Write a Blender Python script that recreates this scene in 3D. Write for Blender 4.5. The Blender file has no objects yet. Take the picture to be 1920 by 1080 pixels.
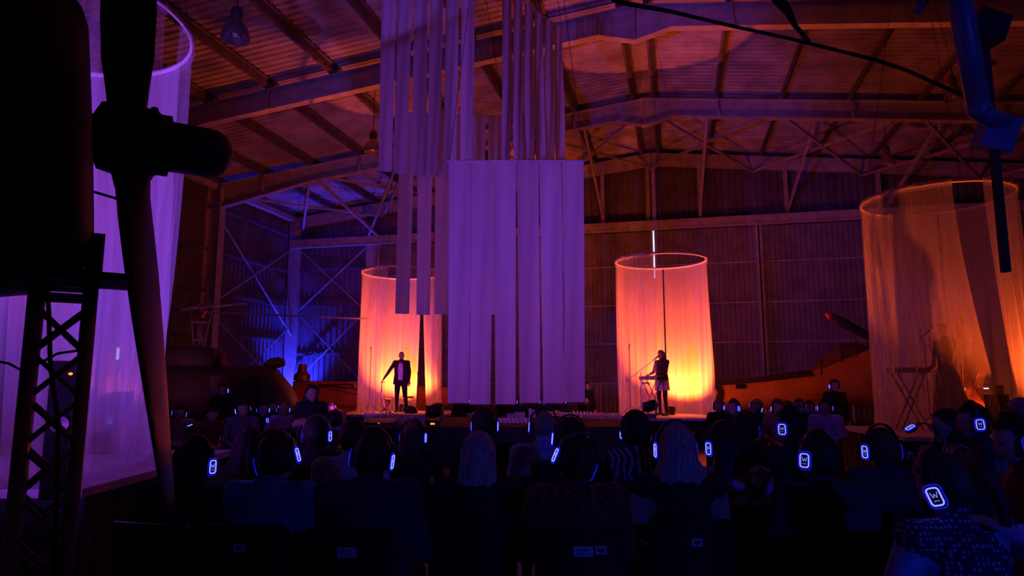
import bpy, bmesh, math, random
import numpy as np
from mathutils import Vector, Matrix, Euler

random.seed(7)
SC = bpy.context.scene
COL = SC.collection

# ------------------------------------------------------------------ camera
F = 1280.0                      # focal length in pixels of the 1920 wide frame (24 mm)
CAMZ = 1.55
PITCH = math.radians(8.1)
YAW = math.radians(13.5)        # the camera looks a little left of the hangar's long axis (+Y)
cam_data = bpy.data.cameras.new('camera')
cam_data.lens = 24.0
cam_data.sensor_width = 36.0
cam_data.clip_end = 200
cam = bpy.data.objects.new('camera', cam_data)
COL.objects.link(cam)
cam.location = (0, 0, CAMZ)
cam.rotation_euler = (math.pi / 2 + PITCH, 0, YAW)
SC.camera = cam
SC.view_settings.view_transform = 'Standard'
SC.view_settings.look = 'None'
SC.view_settings.exposure = -0.05
SC.view_settings.gamma = 1.0
SC.cycles.transparent_max_bounces = 24
SC.view_settings.use_curve_mapping = False

FWD = Vector((-math.sin(YAW), math.cos(YAW), 0))
RGT = Vector((math.cos(YAW), math.sin(YAW), 0))
UP = Vector((0, 0, 1))
CAM = Vector((0, 0, CAMZ))

def ray(px, py):
    cx = (px - 960) / F
    cy = (540 - py) / F
    return RGT * cx + FWD * (math.cos(PITCH) - cy * math.sin(PITCH)) + UP * (math.sin(PITCH) + cy * math.cos(PITCH))

def at_d(px, py, d):
    r = ray(px, py)
    return CAM + r * (d / r.dot(FWD))

def at_z(px, py, z):
    r = ray(px, py)
    return CAM + r * ((z - CAMZ) / r.z)

def at_Y(px, py, Y):
    r = ray(px, py)
    return CAM + r * (Y / r.y)

def at_X(px, py, X):
    r = ray(px, py)
    return CAM + r * (X / r.x)

def gnd(px, d, z=0.0):          # a point above pixel column px (at the horizon), d ahead
    p = RGT * ((px - 960) / F * d / math.cos(PITCH)) + FWD * d
    return Vector((p.x, p.y, z))

# ------------------------------------------------------------------ world
W = bpy.data.worlds.new('night')
SC.world = W
W.use_nodes = True
W.node_tree.nodes['Background'].inputs[0].default_value = (0, 0, 0, 1)
W.node_tree.nodes['Background'].inputs[1].default_value = 0.0

AMBER = (1.0, 0.10, 0.012)
VIOLET = (0.30, 0.05, 0.85)
MAGENTA = (0.75, 0.08, 0.62)
BLUE = (0.03, 0.03, 1.0)
CYAN = (0.03, 0.22, 1.0)

def spot(name, loc, target, color, energy, size=60, blend=0.6, radius=0.08, parent=None):
    L = bpy.data.lights.new(name, 'SPOT')
    L.color = color
    L.energy = energy
    L.spot_size = math.radians(size)
    L.spot_blend = blend
    L.shadow_soft_size = radius
    o = bpy.data.objects.new(name, L)
    COL.objects.link(o)
    loc = Vector(loc); target = Vector(target)
    o.rotation_euler = (target - loc).to_track_quat('-Z', 'Y').to_euler()
    o.location = loc
    if parent:
        o.parent = parent
        o.location = loc - parent.location
    return o

# ------------------------------------------------------------------ mesh builder
class MB:
    def __init__(self):
        self.v = []; self.f = []; self.m = []
    def add(self, verts, faces, mi=0):
        b = len(self.v)
        self.v.extend([tuple(p) for p in verts])
        self.f.extend([tuple(i + b for i in f) for f in faces])
        self.m.extend([mi] * len(faces))
        return self
    def box(self, c, s, R=None, mi=0):
        c = Vector(c); hx, hy, hz = s[0] / 2, s[1] / 2, s[2] / 2
        vs = [Vector((x, y, z)) for x in (-hx, hx) for y in (-hy, hy) for z in (-hz, hz)]
        if R is not None: vs = [R @ p for p in vs]
        vs = [p + c for p in vs]
        return self.add(vs, [(0, 1, 3, 2), (4, 6, 7, 5), (0, 4, 5, 1), (2, 3, 7, 6), (0, 2, 6, 4), (1, 5, 7, 3)], mi)
    def bar(self, a, b, w, h, up=UP, mi=0):
        a = Vector(a); b = Vector(b); d = b - a; L = d.length; d.normalize()
        s = d.cross(up)
        if s.length < 1e-4: s = d.cross(Vector((1, 0, 0)))
        s.normalize(); u = s.cross(d)
        R = Matrix((s, d, u)).transposed()
        return self.box((a + b) / 2, (w, L, h), R, mi)
    def tube(self, pts, rad, n=8, cap=True, mi=0, flat=1.0, upv=None):
        pts = [Vector(p) for p in pts]
        if not hasattr(rad, '__len__'): rad = [rad] * len(pts)
        N = len(pts); vs = []; prev = None
        for i, p in enumerate(pts):
            t = (pts[min(i + 1, N - 1)] - pts[max(i - 1, 0)])
            if t.length < 1e-9: t = Vector((0, 0, 1))
            t.normalize()
            if prev is None:
                a = Vector(upv) if upv is not None else (Vector((0, 0, 1)) if abs(t.z) < 0.9 else Vector((1, 0, 0)))
            else: a = prev
            s = a - t * a.dot(t)
            if s.length < 1e-6: s = t.orthogonal()
            s.normalize(); prev = s
            u = t.cross(s)
            for k in range(n):
                an = 2 * math.pi * k / n
                vs.append(p + s * (math.cos(an) * rad[i] * flat) + u * (math.sin(an) * rad[i]))
        fs = [(i * n + k, i * n + (k + 1) % n, (i + 1) * n + (k + 1) % n, (i + 1) * n + k) for i in range(N - 1) for k in range(n)]
        if cap:
            fs.append(tuple(range(n - 1, -1, -1))); fs.append(tuple((N - 1) * n + k for k in range(n)))
        return self.add(vs, fs, mi)
    def loft(self, rings, cap=True, mi=0, closed=True):
        n = len(rings[0]); vs = [p for r in rings for p in r]
        K = n if closed else n - 1
        fs = [(i * n + k, i * n + (k + 1) % n, (i + 1) * n + (k + 1) % n, (i + 1) * n + k) for i in range(len(rings) - 1) for k in range(K)]
        if cap and closed:
            fs.append(tuple(range(n - 1, -1, -1))); fs.append(tuple((len(rings) - 1) * n + k for k in range(n)))
        return self.add(vs, fs, mi)
    def lathe(self, prof, n=24, M=None, mi=0, cap=True):
        rings = []
        for r, z in prof:
            ring = [Vector((r * math.cos(2 * math.pi * k / n), r * math.sin(2 * math.pi * k / n), z)) for k in range(n)]
            if M is not None: ring = [M @ p for p in ring]
            rings.append(ring)
        return self.loft(rings, cap, mi)
    def ell(self, c, r, nu=12, nv=8, R=None, mi=0):
        c = Vector(c); vs = []; fs = []
        for j in range(1, nv):
            th = math.pi * j / nv
            for k in range(nu):
                ph = 2 * math.pi * k / nu
                p = Vector((r[0] * math.sin(th) * math.cos(ph), r[1] * math.sin(th) * math.sin(ph), r[2] * math.cos(th)))
                vs.append((R @ p if R is not None else p) + c)
        t = Vector((0, 0, r[2])); b = Vector((0, 0, -r[2]))
        vs.append((R @ t if R is not None else t) + c); vs.append((R @ b if R is not None else b) + c)
        T = len(vs) - 2
        for j in range(nv - 2):
            for k in range(nu):
                a = j * nu + k; a2 = j * nu + (k + 1) % nu
                fs.append((a, a + nu, a2 + nu, a2))
        for k in range(nu):
            fs.append((T, k, (k + 1) % nu)); fs.append((T + 1, (nv - 2) * nu + (k + 1) % nu, (nv - 2) * nu + k))
        return self.add(vs, fs, mi)
    def prism(self, poly, a, b, mi=0):      # poly: 2D list mapped by functions a,b -> two rings of points
        return self.loft([[Vector(a(x, y)) for x, y in poly], [Vector(b(x, y)) for x, y in poly]], True, mi)
    def mesh(self, name, mats, smooth=False):
        me = bpy.data.meshes.new(name)
        me.from_pydata(self.v, [], self.f)
        for m in mats: me.materials.append(m)
        if any(self.m): me.polygons.foreach_set('material_index', self.m)
        if smooth: me.polygons.foreach_set('use_smooth', [True] * len(self.f))
        me.update()
        return me
    def build(self, name, mats, parent=None, loc=(0, 0, 0), smooth=False, fix=False):
        if not isinstance(mats, (list, tuple)): mats = [mats]
        me = self.mesh(name, mats, smooth)
        if fix:
            bm = bmesh.new(); bm.from_mesh(me); bmesh.ops.recalc_face_normals(bm, faces=bm.faces); bm.to_mesh(me); bm.free()
        o = bpy.data.objects.new(name, me)
        COL.objects.link(o)
        o.location = loc
        if parent is not None: o.parent = parent
        return o

def meshobj(name, me, parent=None, loc=(0, 0, 0)):
    o = bpy.data.objects.new(name, me); COL.objects.link(o); o.location = loc
    if parent is not None: o.parent = parent
    return o

def tag(o, label=None, cat=None, group=None, kind=None):
    if label: o['label'] = label
    if cat: o['category'] = cat
    if group: o['group'] = group
    if kind: o['kind'] = kind
    return o

def thing(name, label, cat, loc=(0, 0, 0), rz=0, group=None, kind=None):
    o = bpy.data.objects.new(name, None); COL.objects.link(o)
    o.empty_display_size = 0.1
    o.location = loc; o.rotation_euler = (0, 0, rz)
    return tag(o, label, cat, group, kind)

def copy_tree(o, parent=None):
    c = o.copy(); COL.objects.link(c); c.parent = parent
    for ch in [x for x in list(bpy.data.objects) if x.parent is o]:
        copy_tree(ch, c)
    return c

# ------------------------------------------------------------------ materials
def mat(name, col, rough=0.7, metal=0.0, noise=0.0, nscale=8.0, emis=None, estr=1.0, bump=0.0, bscale=60.0, spec=0.5, col2=None):
    m = bpy.data.materials.new(name); m.use_nodes = True
    nt = m.node_tree; b = nt.nodes['Principled BSDF']
    b.inputs['Base Color'].default_value = (*col, 1)
    b.inputs['Roughness'].default_value = rough
    b.inputs['Metallic'].default_value = metal
    b.inputs['Specular IOR Level'].default_value = spec
    if noise > 0 or bump > 0:
        tc = nt.nodes.new('ShaderNodeTexCoord')
    if noise > 0:
        n = nt.nodes.new('ShaderNodeTexNoise'); n.inputs['Scale'].default_value = nscale; n.inputs['Detail'].default_value = 4
        nt.links.new(tc.outputs['Object'], n.inputs['Vector'])
        r = nt.nodes.new('ShaderNodeValToRGB')
        c2 = col2 if col2 else tuple(max(0, c * (1 - noise)) for c in col)
        r.color_ramp.elements[0].color = (*c2, 1); r.color_ramp.elements[0].position = 0.35
        r.color_ramp.elements[1].color = (*tuple(min(1, c * (1 + noise * 0.4)) for c in col), 1); r.color_ramp.elements[1].position = 0.65
        nt.links.new(n.outputs['Fac'], r.inputs['Fac']); nt.links.new(r.outputs['Color'], b.inputs['Base Color'])
    if bump > 0:
        n2 = nt.nodes.new('ShaderNodeTexNoise'); n2.inputs['Scale'].default_value = bscale
        nt.links.new(tc.outputs['Object'], n2.inputs['Vector'])
        bp = nt.nodes.new('ShaderNodeBump'); bp.inputs['Strength'].default_value = bump; bp.inputs['Distance'].default_value = 0.01
        nt.links.new(n2.outputs['Fac'], bp.inputs['Height']); nt.links.new(bp.outputs['Normal'], b.inputs['Normal'])
    if emis:
        b.inputs['Emission Color'].default_value = (*emis, 1); b.inputs['Emission Strength'].default_value = estr
    return m

def cloth(name, col, opacity, trans=0.5, wscale=90.0):
    """woven cloth: threads scatter and pass light, the holes between them are clear"""
    m = bpy.data.materials.new(name); m.use_nodes = True
    nt = m.node_tree; nt.nodes.clear()
    out = nt.nodes.new('ShaderNodeOutputMaterial')
    d = nt.nodes.new('ShaderNodeBsdfDiffuse'); d.inputs['Color'].default_value = (*col, 1)
    t = nt.nodes.new('ShaderNodeBsdfTranslucent'); t.inputs['Color'].default_value = (*col, 1)
    mx = nt.nodes.new('ShaderNodeMixShader'); mx.inputs[0].default_value = trans
    nt.links.new(d.outputs[0], mx.inputs[1]); nt.links.new(t.outputs[0], mx.inputs[2])
    tc = nt.nodes.new('ShaderNodeTexCoord')
    mp = nt.nodes.new('ShaderNodeMapping'); mp.inputs['Scale'].default_value = (1, 1, 0.02)
    n = nt.nodes.new('ShaderNodeTexNoise'); n.inputs['Scale'].default_value = wscale; n.inputs['Detail'].default_value = 2
    nt.links.new(tc.outputs['Object'], mp.inputs[0]); nt.links.new(mp.outputs[0], n.inputs['Vector'])
    if opacity < 1:
        tr = nt.nodes.new('ShaderNodeBsdfTransparent')
        mr = nt.nodes.new('ShaderNodeMapRange')
        mr.inputs['From Min'].default_value = 0.3; mr.inputs['From Max'].default_value = 0.7
        mr.inputs['To Min'].default_value = opacity - 0.05; mr.inputs['To Max'].default_value = opacity + 0.05
        nt.links.new(n.outputs['Fac'], mr.inputs['Value'])
        mx2 = nt.nodes.new('ShaderNodeMixShader')
        nt.links.new(mr.outputs[0], mx2.inputs[0]); nt.links.new(tr.outputs[0], mx2.inputs[1]); nt.links.new(mx.outputs[0], mx2.inputs[2])
        nt.links.new(mx2.outputs[0], out.inputs[0])
    else:
        bp = nt.nodes.new('ShaderNodeBump'); bp.inputs['Strength'].default_value = 0.25; bp.inputs['Distance'].default_value = 0.01
        nt.links.new(n.outputs['Fac'], bp.inputs['Height']); nt.links.new(bp.outputs['Normal'], d.inputs['Normal'])
        nt.links.new(mx.outputs[0], out.inputs[0])
    return m

def emit(name, col, strength):
    m = bpy.data.materials.new(name); m.use_nodes = True
    nt = m.node_tree; nt.nodes.clear()
    out = nt.nodes.new('ShaderNodeOutputMaterial'); e = nt.nodes.new('ShaderNodeEmission')
    e.inputs[0].default_value = (*col, 1); e.inputs[1].default_value = strength
    nt.links.new(e.outputs[0], out.inputs[0])
    return m

def pattern(name, ca, cb, kind, scale, rough=0.85, thr=0.33):
    m = bpy.data.materials.new(name); m.use_nodes = True
    nt = m.node_tree; b = nt.nodes['Principled BSDF']; b.inputs['Roughness'].default_value = rough
    tc = nt.nodes.new('ShaderNodeTexCoord'); r = nt.nodes.new('ShaderNodeValToRGB'); r.color_ramp.interpolation = 'CONSTANT'
    r.color_ramp.elements[0].color = (*ca, 1); r.color_ramp.elements[1].color = (*cb, 1); r.color_ramp.elements[1].position = 0.5
    if kind == 'dots':
        n = nt.nodes.new('ShaderNodeTexVoronoi'); n.inputs['Scale'].default_value = scale; n.inputs['Randomness'].default_value = 0.25
        nt.links.new(tc.outputs['Object'], n.inputs['Vector']); nt.links.new(n.outputs['Distance'], r.inputs['Fac']); r.color_ramp.elements[1].position = thr
    elif kind == 'zebra':
        n = nt.nodes.new('ShaderNodeTexWave'); n.inputs['Scale'].default_value = scale; n.inputs['Distortion'].default_value = 9; n.inputs['Detail'].default_value = 2
        nt.links.new(tc.outputs['Object'], n.inputs['Vector']); nt.links.new(n.outputs['Fac'], r.inputs['Fac']); r.color_ramp.elements[1].position = 0.6
    elif kind == 'stripes':
        n = nt.nodes.new('ShaderNodeTexWave'); n.bands_direction = 'Z'; n.inputs['Scale'].default_value = scale
        nt.links.new(tc.outputs['Object'], n.inputs['Vector']); nt.links.new(n.outputs['Fac'], r.inputs['Fac'])
    elif kind == 'plaid':
        n = nt.nodes.new('ShaderNodeTexChecker'); n.inputs['Scale'].default_value = scale
        n.inputs['Color1'].default_value = (*ca, 1); n.inputs['Color2'].default_value = (*cb, 1)
        nt.links.new(tc.outputs['Object'], n.inputs['Vector']); nt.links.new(n.outputs['Color'], b.inputs['Base Color']); return m
    nt.links.new(r.outputs['Color'], b.inputs['Base Color'])
    return m

M = {}
M['steel'] = mat('grey_painted_steel', (0.46, 0.45, 0.48), 0.55, 0.0, 0.25, 3.0)
M['sheet'] = mat('corrugated_roof_sheet', (0.48, 0.44, 0.41), 0.5, 0.2, 0.35, 1.2, spec=0.3)
M['purlin'] = mat('dark_purlin_steel', (0.16, 0.14, 0.15), 0.6, 0.2, 0.3, 4.0)
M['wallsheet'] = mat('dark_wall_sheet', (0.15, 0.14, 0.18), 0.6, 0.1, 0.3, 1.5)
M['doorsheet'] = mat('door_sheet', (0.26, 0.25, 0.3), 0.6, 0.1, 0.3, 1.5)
M['floor'] = mat('concrete_floor', (0.24, 0.23, 0.25), 0.6, 0, 0.4, 1.6, bump=0.2, bscale=20)
M['black'] = mat('black_paint', (0.012, 0.012, 0.014), 0.5, 0, 0.3, 12)
M['blackcloth'] = mat('black_skirt_cloth', (0.02, 0.022, 0.028), 0.95, 0, 0.3, 14)
M['deck'] = mat('pale_deck_cloth', (0.62, 0.6, 0.66), 0.85, 0, 0.15, 5)
M['sheer'] = cloth('white_sheer_voile', (0.86, 0.84, 0.86), 0.27, 0.5, 26.0)
M['sheer_double'] = cloth('doubled_white_voile', (0.86, 0.84, 0.86), 0.74, 0.45, 26.0)
M['banner'] = cloth('white_banner_cloth', (0.8, 0.78, 0.82), 1.0, 0.3, 40)
M['ring'] = mat('white_ring_tube', (0.85, 0.83, 0.85), 0.5, 0, 0.1, 6)
M['alu'] = mat('truss_aluminium', (0.45, 0.45, 0.48), 0.45, 0.3, 0.3, 10)
M['cowl'] = mat('dark_cowl_paint', (0.03, 0.03, 0.042), 0.5, 0.1, 0.35, 3)
M['propblade'] = mat('black_blade_paint', (0.035, 0.025, 0.025), 0.45, 0.1, 0.3, 5)
M['hub'] = mat('dark_hub_metal', (0.02, 0.02, 0.022), 0.5, 0.3, 0.3, 9)
M['spinner'] = mat('grey_spinner_metal', (0.07, 0.07, 0.09), 0.5, 0.1, 0.2, 6)
M['bluesteel'] = mat('blue_painted_arm', (0.22, 0.24, 0.32), 0.4, 0.1, 0.2, 6)
M['rust'] = mat('dark_brown_bar', (0.05, 0.03, 0.028), 0.7, 0.1, 0.3, 8)
M['cable'] = mat('black_cable', (0.012, 0.012, 0.012), 0.7, 0, 0.2, 30)
M['lampmetal'] = mat('lamp_reflector_metal', (0.4, 0.36, 0.36), 0.35, 0.6, 0.2, 20)
M['lampdark'] = mat('lamp_housing', (0.12, 0.1, 0.12), 0.5, 0.3, 0.2, 20)
M['white'] = mat('white_paper', (0.8, 0.8, 0.84), 0.85, 0, 0.06, 30)
M['sticker'] = mat('paper_sticker', (0.6, 0.62, 0.72), 0.8, 0, 0.08, 40)
M['ink'] = mat('sticker_ink', (0.03, 0.03, 0.05), 0.8, 0, 0.1, 40)
M['yellow'] = mat('yellow_aircraft_paint', (0.5, 0.24, 0.03), 0.45, 0, 0.2, 2)
M['redbrown'] = mat('red_brown_wing_paint', (0.3, 0.08, 0.05), 0.5, 0, 0.3, 2.5)
M['olive'] = mat('dark_helicopter_paint', (0.05, 0.045, 0.045), 0.6, 0.1, 0.3, 3)
M['glassdark'] = mat('dark_glazing', (0.02, 0.02, 0.03), 0.15, 0, 0.1, 3)
M['rotor'] = mat('grey_rotor_metal', (0.32, 0.34, 0.38), 0.45, 0.3, 0.2, 10)
M['orange'] = mat('orange_paint', (0.7, 0.15, 0.03), 0.5, 0, 0.2, 10)
M['brass'] = mat('brass', (0.7, 0.5, 0.3), 0.25, 0.9, 0.1, 10)
M['wood'] = mat('dark_varnished_wood', (0.16, 0.06, 0.03), 0.35, 0, 0.4, 6)
M['plastic'] = mat('black_plastic', (0.015, 0.015, 0.018), 0.4, 0, 0.2, 25)
M['led_white'] = emit('headphone_light', (0.5, 0.56, 6.0), 0.8)
M['halo_blue'] = emit('headphone_halo', (0.01, 0.012, 1.2), 0.55)  # halo of the light ring on the cup, put in as emission
M['led_logo'] = emit('headphone_logo', (0.35, 0.4, 2.0), 0.5)
M['led_orange'] = emit('orange_indicator', (1.0, 0.2, 0.02), 2.5)
M['led_red'] = emit('red_indicator', (1.0, 0.06, 0.02), 1.5)
M['led_cool'] = emit('cool_lamp_face', (0.75, 0.85, 1.0), 2.0)
M['daylight'] = emit('daylight_through_gap', (0.45, 0.62, 1.0), 2.2)
M['amberface'] = emit('amber_lamp_face', (1.0, 0.4, 0.1), 4.0)
M['blueface'] = emit('blue_lamp_face', (0.1, 0.12, 1.0), 4.0)
M['violetface'] = emit('violet_lamp_face', (0.5, 0.2, 1.0), 1.5)
# ------------------------------------------------------------------ the hangar
RX, HALF = -0.8, 17.2                  # ridge line, half span
XL, XR = RX - HALF, RX + HALF
YS = [-1.2, 4.95, 11.15, 17.3, 23.45]  # inner portal frames
YE = 29.6                              # the end wall with the sliding doors
ZE, ZA = 9.62, 11.56                   # top of rafter at eaves and ridge
SL = (ZA - ZE) / HALF
def roofz(x): return ZA - abs(x - RX) * SL

fl = MB(); fl.box((RX, 11, -0.1), (HALF * 2 + 1.4, 44, 0.2)); 
tag(fl.build('floor', M['floor']), 'grey concrete hangar floor under the seats', 'floor', kind='structure')

def corr(mb, u0, u1, pitch, h, fn):
    """trapezoid ribs across u; fn(u, off) -> pair of end points"""
    n = int(round((u1 - u0) / pitch)); p = (u1 - u0) / n; rows = []
    for i in range(n):
        for a, o in ((0.0, 0), (0.36, 0), (0.5, h), (0.86, h)):
            rows.append(fn(u0 + (i + a) * p, o))
    rows.append(fn(u1, 0))
    vs = [q for r in rows for q in r]; k = len(rows[0])
    fs = [(i * k + j, (i + 1) * k + j, (i + 1) * k + j + 1, i * k + j + 1) for i in range(len(rows) - 1) for j in range(k - 1)]
    mb.add(vs, fs)

ceil = MB()
zt = 0.26
corr(ceil, -8, YE + 0.4, 0.25, 0.05, lambda y, o: [(XL - 0.6, y, roofz(XL - 0.6) + zt + o), (RX - 0.02, y, ZA + zt + o), (RX + 0.02, y, ZA + zt + o), (XR + 0.6, y, roofz(XR + 0.6) + zt + o)])
ceiling = tag(ceil.build('ceiling', M['sheet']), 'ribbed metal roof of the hangar lit orange', 'ceiling', kind='structure')
px_ = []
for s in (-1, 1):
    for k in range(9):
        px_.append(RX + s * (0.36 + k * 2.09))
pm = MB(); pm.box((0, 0, 0), (0.075, YE + 8, 0.22)); pm.box((0.05, 0, 0.1), (0.14, YE + 8, 0.02)); pm.box((-0.05, 0, -0.1), (0.14, YE + 8, 0.02))
pme = pm.mesh('purlin', [M['purlin']])
for x in px_:
    if XL < x < XR:
        meshobj('purlin', pme, ceiling, (x, (YE - 8) / 2, roofz(x) + 0.13))
rc = MB(); rc.add([(RX - 0.32, -8, roofz(RX - 0.32) + zt - 0.01), (RX, -8, ZA + zt - 0.01), (RX + 0.32, -8, roofz(RX + .32) + zt - 0.01), (RX - 0.32, YE, roofz(RX - 0.32) + zt - 0.01), (RX, YE, ZA + zt - 0.01), (RX + 0.32, YE, roofz(RX + .32) + zt - 0.01)], [(0, 3, 4, 1), (1, 4, 5, 2)])
rc.build('ridge_flashing', M['sheet'], ceiling)

def frame_mesh():
    parts = {}
    for s, nm in ((-1, 'l'), (1, 'r')):
        X = lambda a: RX + s * a
        top = [(X(HALF), ZE), (X(0), ZA)]
        bot = [(X(0), ZA - 0.98), (X(0.95), roofz(X(0.95)) - 0.62), (X(HALF - 4.2), roofz(X(HALF - 4.2)) - 0.62), (X(HALF), ZE - 1.0)]
        w = MB(); poly = top + bot
        w.prism(poly, lambda x, z: (x, -0.012, z), lambda x, z: (x, 0.012, z))
        w.bar((top[0][0], 0, top[0][1]), (top[1][0], 0, top[1][1]), 0.26, 0.035)
        for a, b in zip(bot[:-1], bot[1:]):
            w.bar((a[0], 0, a[1]), (b[0], 0, b[1]), 0.26, 0.035)
        parts['rafter' + nm] = w.mesh('rafter', [M['steel']])
        c = MB(); x0 = X(HALF)
        c.box((x0, 0, (ZE - 0.1) / 2), (0.62, 0.025, ZE - 0.1))
        for dx in (-0.31, 0.31): c.box((x0 + dx, 0, (ZE - 0.1) / 2), (0.035, 0.36, ZE - 0.1))
        c.box((x0, 0, 0.02), (0.8, 0.5, 0.04)); c.box((x0 - s * 0.0, 0, ZE - 1.0), (0.62, 0.3, 0.03))
        parts['col' + nm] = c.mesh('column', [M['steel']])
    st = MB(); st.box((RX, 0, ZA - 0.5), (0.03, 0.24, 0.9))
    parts['stiff'] = st.mesh('ridge_stiffener', [M['steel']])
    g = MB()
    g.bar((0, -0.13, 0.62), (0.05, -0.13, -0.05), 0.05, 0.05)
    parts['stay'] = g.mesh('flange_stay', [M['steel']])
    return parts
FP = frame_mesh()
names_f = ['steel portal frame behind the camera', 'steel portal frame overhead near the audience', 'steel portal frame above the front seats',
           'steel roof frame crossing behind the high hanging cloth strips', 'steel roof frame lit orange beneath the glowing roof']
for i, y in enumerate(YS):
    t = thing('portal_frame', names_f[i], 'roof frame', (0, y, 0), 0, 'portal frames of the hangar', 'structure')
    for k, nm in (('rafterl', 'rafter'), ('rafterr', 'rafter'), ('coll', 'column'), ('colr', 'column'), ('stiff', 'ridge_stiffener')):
        meshobj(nm, FP[k], t)
    for k in (1, 3, 5, 7):
        for s in (-1, 1):
            x = RX + s * (0.36 + k * 2.09)
            if XL + 1 < x < XR - 1:
                o = meshobj('flange_stay', FP['stay'], t, (x, 0, roofz(x) - 0.6))
                o.scale = (s, 1, 1)

# end wall: gable, corner bay, header
def wallrib(x0, x1, zb, ztop, pitch, y, h=0.04):
    mb = MB(); corr(mb, x0, x1, pitch, h, lambda x, o: [(x, y - o, zb), (x, y - o, ztop(x))]); return mb
ZH = 8.25
DX = [-13.7 + 4.3 * i for i in range(8)]
we = wallrib(XL - 0.3, XR + 0.3, ZH, lambda x: roofz(x) + 0.2, 0.28, YE + 0.1)
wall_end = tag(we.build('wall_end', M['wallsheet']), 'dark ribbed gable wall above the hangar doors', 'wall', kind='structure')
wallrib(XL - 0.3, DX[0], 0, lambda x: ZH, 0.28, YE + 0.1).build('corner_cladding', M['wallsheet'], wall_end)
eb = MB()
for s in (-1, 1):
    eb.bar((RX + s * HALF, YE - 0.25, ZE - 0.25), (RX, YE - 0.25, ZA - 0.25), 0.22, 0.55)
eb.build('gable_rafter', M['steel'], wall_end)
hd = MB(); hd.box(((XL + XR) / 2, YE - 0.35, ZH + 0.1), (HALF * 2, 0.5, 0.3)); hd.box(((XL + XR) / 2, YE - 0.55, ZH - 0.12), (HALF * 2, 0.16, 0.1))
hd.build('door_header', M['steel'], wall_end)
for px in (1130, 1215, 1226, 1313, 1475, 1650):
    q = at_Y(px, 380, YE - 0.25); p = MB(); p.box((q.x, YE - 0.2, (ZH + roofz(q.x)) / 2), (0.16, 0.16, roofz(q.x) - ZH)); p.build('gable_post', M['steel'], wall_end)
for x in (XL, DX[0] - 0.2):
    p = MB(); top_ = ZE if x == XL else ZH
    p.box((x, YE - 0.15, top_ / 2), (0.5, 0.3, top_)); p.build('corner_column', M['steel'], wall_end)
for zz0, zz1 in ((8.1, 5.0), (5.0, 8.1), (5.0, 1.6), (1.6, 5.0)):
    p = MB(); p.bar((XL + 0.3, YE - 0.25, zz0), (DX[0] - 0.4, YE - 0.25, zz1), 0.05, 0.05); p.build('cross_brace', M['steel'], wall_end)
for zz in (3.0, 5.3, 7.1):
    p = MB(); p.box(((XL + DX[0]) / 2, YE + 0.02, zz), (DX[0] - XL, 0.06, 0.1)); p.build('girt', M['wallsheet'], wall_end)

rails = [at_Y(1350, y, YE - 0.06).z for y in (493, 568, 642, 719)] + [0.25]
for i in range(7):
    x0, x1 = DX[i] + 0.03, DX[i + 1] - 0.03
    if i == 3: x0 += 0.0
    if i == 2: x1 -= 0.0
    t = thing('door_%d' % (i + 1), ['ribbed steel hangar door leaf next to the corner bay', 'ribbed steel hangar door leaf behind the saxophone curtain', 'ribbed steel hangar door leaf behind the low hanging strips', 'ribbed steel hangar door leaf behind the singer curtain', 'ribbed steel hangar door leaf behind the yellow aircraft', 'ribbed steel hangar door leaf behind the bassist curtain', 'ribbed steel hangar door leaf next to the far corner'][i], 'door', ((x0 + x1) / 2, YE, 0), 0, 'sliding hangar doors', 'structure')
    mb = MB(); wd = (x1 - x0) / 2
    corr(mb, -wd, wd, 0.205, 0.035, lambda x, o: [(x, -o, 0.05), (x, -o, ZH - 0.1)])
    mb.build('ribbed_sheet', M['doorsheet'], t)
    for s in (-1, 1):
        p = MB(); p.box((s * (wd - 0.05), -0.05, ZH / 2), (0.1, 0.08, ZH - 0.1)); p.build('stile', M['steel'], t)
    for z in rails:
        p = MB(); p.box((0, -0.06, z), (2 * wd - 0.2, 0.05, 0.06)); p.build('rail', M['steel'], t)
za, zb = at_Y(1222, 433, YE).z, at_Y(1226, 522, YE).z
g = MB(); g.box((RX, YE + 0.03, (za + zb) / 2), (0.07, 0.02, za - zb))
tag(g.build('window_1', M['daylight']), 'bright white slit of daylight between two door leaves', 'light slit', kind='structure')
g = MB(); g.box((RX, YE - 0.0, zb / 2), (0.18, 0.03, zb))
g.box((RX, YE, (za + ZH) / 2), (0.18, 0.03, ZH - za))
tag(g.build('trim_1', M['doorsheet']), 'dark meeting strip between two door leaves', 'door strip', kind='structure')

# side walls
wl = MB(); corr(wl, -8, YE + 0.1, 0.3, 0.05, lambda y, o: [(XL - 0.38 + o, y, 0), (XL - 0.38 + o, y, ZE + 0.25)])
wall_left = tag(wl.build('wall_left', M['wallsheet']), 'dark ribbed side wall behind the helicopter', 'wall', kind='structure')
for z in (1.9, 3.6, 5.3, 7.0, 8.8):
    p = MB(); p.box((XL - 0.26, 10.7, z), (0.1, 37, 0.12)); p.build('girt', M['purlin'], wall_left)
for (ya, za_), (yb, zb_) in [((23.7, 8.2), (29.3, 3.9)), ((29.3, 8.2), (23.7, 4.9)), ((23.7, 4.2), (29.3, 1.0)), ((29.3, 4.4), (23.7, 0.8))]:
    p = MB(); p.bar((XL + 0.1, ya, za_), (XL + 0.1, yb, zb_), 0.05, 0.05); p.build('cross_brace', M['steel'], wall_left)
p = MB(); p.box((XL, 10.7, ZE - 0.05), (0.25, 37, 0.25)); p.build('eaves_beam', M['steel'], wall_left)
wr = MB(); corr(wr, -8, YE + 0.1, 0.3, 0.05, lambda y, o: [(XR + 0.38 - o, y, 0), (XR + 0.38 - o, y, ZE + 0.25)])
tag(wr.build('wall_right', M['wallsheet']), 'dark ribbed side wall beyond the bassist', 'wall', kind='structure')

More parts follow.
